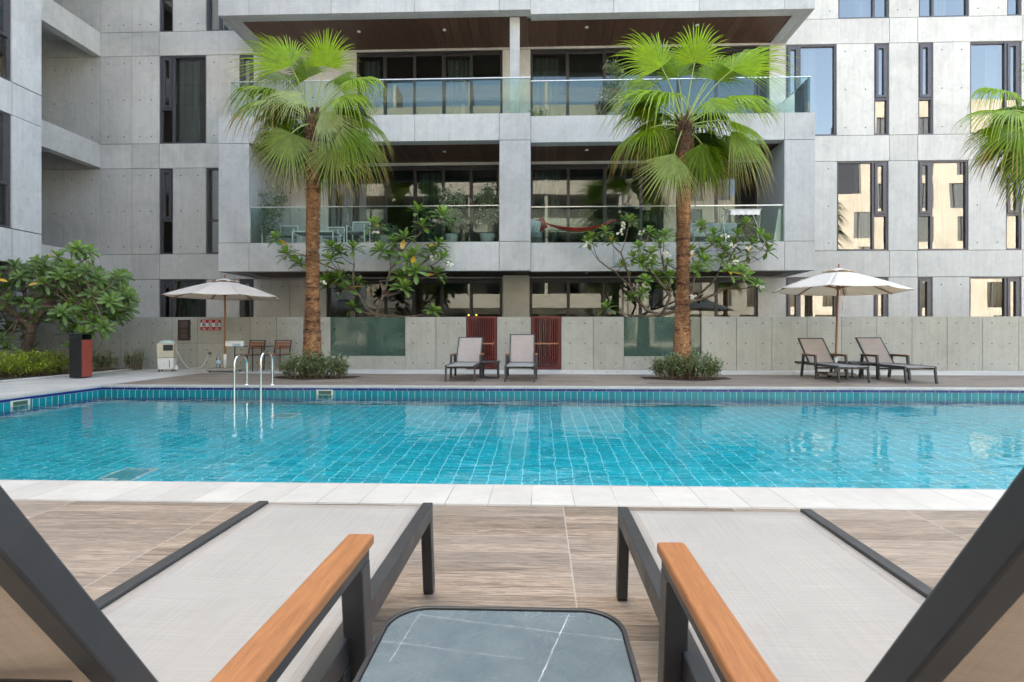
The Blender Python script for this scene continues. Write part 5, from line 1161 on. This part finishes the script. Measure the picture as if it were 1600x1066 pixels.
def balc_chair(px, Y, fl, rz, label):
    e = empty('balcony_chair', (X(px,Y), Y, fl), label, 'chair', 'white framed chairs on the balcony', rz); f = MB(); t = .03
    for sx in (-.27,.27):
        f.bar((sx,-.25,0),(sx,-.25,.62), t, t, up=(0,1,0)); f.bar((sx,.25,0),(sx,.29,.82), t, t, up=(0,1,0)); f.bar((sx,-.25,.62),(sx,.28,.62), t, .02)
    f.bar((-.27,.29,.82),(.27,.29,.82), t, t); f.build('frame', M['white_metal'], e)
    MB().box(-.25,.25,-.24,.25,.40,.45).build('seat', M['pot'], e); b = MB(); b.bar((0,.268,.5),(0,.285,.78), .46, .02, up=(0,1,0)); b.build('backrest', M['pot'], e)
balc_chair(408, 16.3, F1, R(80), 'white framed balcony chair at the left end beside the slim shrub')
balc_chair(448, 16.6, F1, R(10), 'white framed balcony chair left of the palm trunk behind the glass')
balc_chair(560, 16.1, F1, R(0), 'white framed balcony chair right of the left palm trunk behind the glass')
balc_chair(520, 16.9, F1, R(0), 'white framed balcony chair behind the balcony table')
e = empty('balcony_table', (X(495,16.2), 16.2, F1), 'low white framed table with a grey top on the first floor balcony', 'table')
MB().box(-.62,.62,-.3,.3,.42,.45).build('tabletop', M['pot'], e); f = MB()
for sx in (-.63,.63):
    f.box(sx-.02,sx+.02,-.31,-.27,0,.46); f.box(sx-.02,sx+.02,.27,.31,0,.46)
f.box(-.609,.609,-.31,-.303,.42,.46); f.build('frame', M['white_metal'], e)
# hammock
hA, hB = at(843,344,16.3), at(962,343,16.3); e = empty('hammock', (hA.lerp(hB,.5).x, 16.3, F1), 'red and orange striped hammock slung on a black stand', 'hammock')
cols = [mat('hammock_red', (.60,.025,.03), .8), mat('hammock_orange', (.62,.22,.04), .8), mat('hammock_dark', (.09,.04,.10), .8), mat('hammock_pink', (.42,.10,.14), .8)]
hm = MB(); nx, ny = 30, 14; v = []; o_ = e.location
for j_ in range(ny+1):
    for i in range(nx+1):
        u = i/nx; p_ = hA.lerp(hB,u); wd = .22*math.sin(math.pi*u)**.6+.02; s_ = j_/ny*2-1
        v.append((p_.x-o_.x, s_*wd*.9, p_.z-o_.z-.25*4*u*(1-u)*(1-.0)-.13*(1-s_*s_)*math.sin(math.pi*u)+ (.03*s_)))
order = [0,0,0,1,0,2,0,3,0,0,2,0,0,0]
for j_ in range(ny): hm.add(v, [(j_*(nx+1)+i, j_*(nx+1)+i+1, (j_+1)*(nx+1)+i+1, (j_+1)*(nx+1)+i) for i in range(nx)], order[j_], True)
ho = hm.build('cloth', cols, e); so = ho.modifiers.new('thick','SOLIDIFY'); so.thickness = .004
st = MB(); 
for s_, P_ in ((-1,hA),(1,hB)):
    st.tube([(P_.x-o_.x, 0, P_.z-o_.z+.02), (P_.x-o_.x-s_*.28, 0, .18), (P_.x-o_.x-s_*.55, 0, .03)], .02, 8); st.tube([(P_.x-o_.x-s_*.3,-.4,.03),(P_.x-o_.x-s_*.3,.4,.03)], .02, 8)
st.tube([(hA.x-o_.x+.55,0,.03),(hB.x-o_.x-.55,0,.03)], .02, 8); st.build('stand', M['black'], e)
# sofa with cushion by the column, big grey sofa on the right
def sofa(x0, x1, Y, fl, label, n=3, col=None):
    e = empty('sofa', ((x0+x1)/2, Y, fl), label, 'sofa'); w_ = (x1-x0)/2; m_ = col or fabric('sofa_weave', (.22,.24,.25))
    MB().box(-w_,w_,-.38,.38,.06,.26).build('base', M['alu'], e, bevel=.01)
    for i in range(n): a = -w_+.01+2*(w_-.01)*i/n; b = a+2*(w_-.01)/n; MB().box(a+.01,b-.01,-.38,.25,.262,.42).build('seat_cushion', m_, e, bevel=.04)
    for i in range(n): a = -w_+.01+2*(w_-.01)*i/n; b = a+2*(w_-.01)/n; MB().box(a+.012,b-.012,.12,.34,.43,.80).build('back_cushion', m_, e, bevel=.06)
    return e
sofa(X(800,16.4), X(848,16.4), 16.5, F1, 'grey two seat sofa half hidden behind the central column', 2)
def cushion(px, py, Y, rz, label, m_, ty=R(15)):
    q = at(px, py, Y); mb = MB(); n = 8; v = []
    for s_ in (-1,1):
        for i in range(n+1):
            for j_ in range(n+1): a, b = i/n*2-1, j_/n*2-1; v.append((a*.21, s_*.07*(1-a**4)*(1-b**4), b*.21))
    K = (n+1)**2; f = [(i*(n+1)+j_, i*(n+1)+j_+1, (i+1)*(n+1)+j_+1, (i+1)*(n+1)+j_) for i in range(n) for j_ in range(n)]; f += [tuple(K+k_ for k_ in reversed(t_)) for t_ in f]
    mb.add(v, f, 0, True); o = mb.build('cushion', m_, loc=q); o.rotation_euler = (R(-15), ty, rz); tag(o, label, 'cushion'); return o
def striped():
    m = mat('striped_cushion', (.5,.5,.52), .9); k = N(m); P = k.pos('obj'); w1 = k.n('TexWave', wave_type='BANDS', bands_direction='Z'); k.l(P, w1.inputs[0]); w1.inputs['Scale'].default_value = 9
    k.set('Base Color', k.ramp(w1.outputs['Fac'], (.45, (.62,.62,.62)), (.55, (.10,.12,.16)))); return m
cushion(834, 353, 16.2, R(10), 'grey striped cushion on the sofa end nearest the column', striped()); cushion(843, 352, 16.35, R(-14), 'dark red cushion leaning between striped cushion and hammock', mat('cushion_red', (.25,.03,.03), .9), R(-25))
sofa(X(1078,16.5), X(1158,16.5), 16.6, F1, 'long grey sofa beneath the drying rack on the right balcony', 3, fabric('sofa_pale', (.34,.37,.40)))
# drying rack
dx0, dx1, yd = X(1132,16.0), X(1182,16.0), 15.95; e = empty('drying_rack', ((dx0+dx1)/2, yd, F1), 'white folding clothes drying rack at the right end of the balcony', 'drying rack'); w_ = (dx1-dx0)/2
f = MB(); zt = zat(334,16)-F1
for sy in (-.3,.3): f.tube([(-w_,sy,zt),(w_,sy,zt)], .011, 6)
for i in range(9): f.tube([(-w_+2*w_*i/8,-.3,zt),(-w_+2*w_*i/8,.3,zt)], .005, 5)
f.build('rack_top', M['white_metal'], e)
for s_ in (-1,1): l_ = MB(); l_.tube([(s_*w_*.95,-.28,zt),(s_*(w_+.13),.25,0)], .011, 6); l_.tube([(s_*w_*.95,.28,zt),(s_*(w_+.08),-.3,0)], .011, 6); l_.build('leg', M['white_metal'], e)
wg = MB(); wg.tube([(-w_,-.2,zt),(-w_-.35,-.2,zt+.17)], .012, 6); wg.tube([(-w_,-.1,zt-.05),(-w_-.3,-.2,zt-.3)], .010, 6); wg.tube([(w_,-.2,zt),(w_+.34,-.2,zt+.2)], .012, 6); wg.build('wing', mat('rack_blue', (.08,.09,.16), .5), e)
wh = mat('white_cloth', (.75,.75,.75), .9)
cl = MB(); v = []; 
for i in range(21):
    for z in (0,-.07,-.14): v.append((-w_+.05+2*(w_-.05)*i/20, -.31-.01*math.sin(i*1.2), zt-.02+z+(.012*math.sin(i*1.9) if z < -.1 else 0)))
cl.add(v, [(i*3+k_, i*3+k_+1, (i+1)*3+k_+1, (i+1)*3+k_) for i in range(20) for k_ in range(2)], 0, True); o = cl.build('hanging_cloth', wh, loc=((dx0+dx1)/2, yd, F1)); tag(o, 'white scalloped cloth hanging over the front bar of the drying rack', 'cloth')
tw = MB(); xq = X(1218,15.9); tw.add([(xq+.03*math.sin(k_)*1-.0,15.85+.015*math.sin(k_*2.2),F1+1.05) if r_ == 0 else (xq-.16+.08*k_/6,15.85+.03*math.sin(k_*2.2),F1+.02) for k_ in range(7) for r_ in (0,1)], [(2*i,2*i+1,2*i+3,2*i+2) for i in range(6)], 0, True)
q = MB(); q.add([(x+ .0,y,z) for x,y,z in [(xq-.05+.02*i, 15.85+.02*math.sin(i*1.5), F1+1.0) for i in range(8)]+[(xq-.20+.045*i, 15.85+.03*math.sin(i*1.5), F1+.02) for i in range(8)]], [(i,i+1,i+9,i+8) for i in range(7)], 0, True)
tag(q.build('folded_parasol_cover', wh), 'pale cloth drape hanging inside the right end of the balcony glass', 'cloth')
# potted fan leaves mirrored by the real palms; small bird feeder on the frangipani
q = at(952.5, 489, 14.75); e = empty('bird_feeder', q, 'small hanging feeder with a blue roof just above the garden wall', 'bird feeder')
b = MB(); b.lathe([(0,-.05),(.045,-.05),(.05,.0),(.045,.02),(0,.02)], 12); b.build('tray', mat('feeder_tan', (.38,.26,.15), .7), e); b = MB(); b.lathe([(.085,.02),(.03,.055),(0,.07)], 12); b.build('roof', mat('feeder_blue', (.10,.15,.24), .5), e); b = MB(); b.tube([(0,0,.07),(.02,.0,.16),(.06,.02,.22)], .003, 4); b.build('wire', M['black'], e)
q = at(842, 168, 16.0); tg = MB(); 
for i in range(40):
    a = r3.uniform(0,6.28); leaf(tg, Vector((r3.uniform(-.2,.2),r3.uniform(-.1,.1),0)), (math.cos(a)*.5,math.sin(a)*.5,1), (0,0,1), r3.uniform(.12,.3), .03, r3.random(), 0, .6, r3)
e = empty('trough_plant', (q.x, 16.0, F2), 'small pale tufted plant in a trough by the thin upper column', 'potted plant'); MB().box(-.3,.3,-.1,.1,0,.13).build('trough', M['pot'], e); o = tg.build('foliage', M['bush'], e); o.location = (0,0,.12)
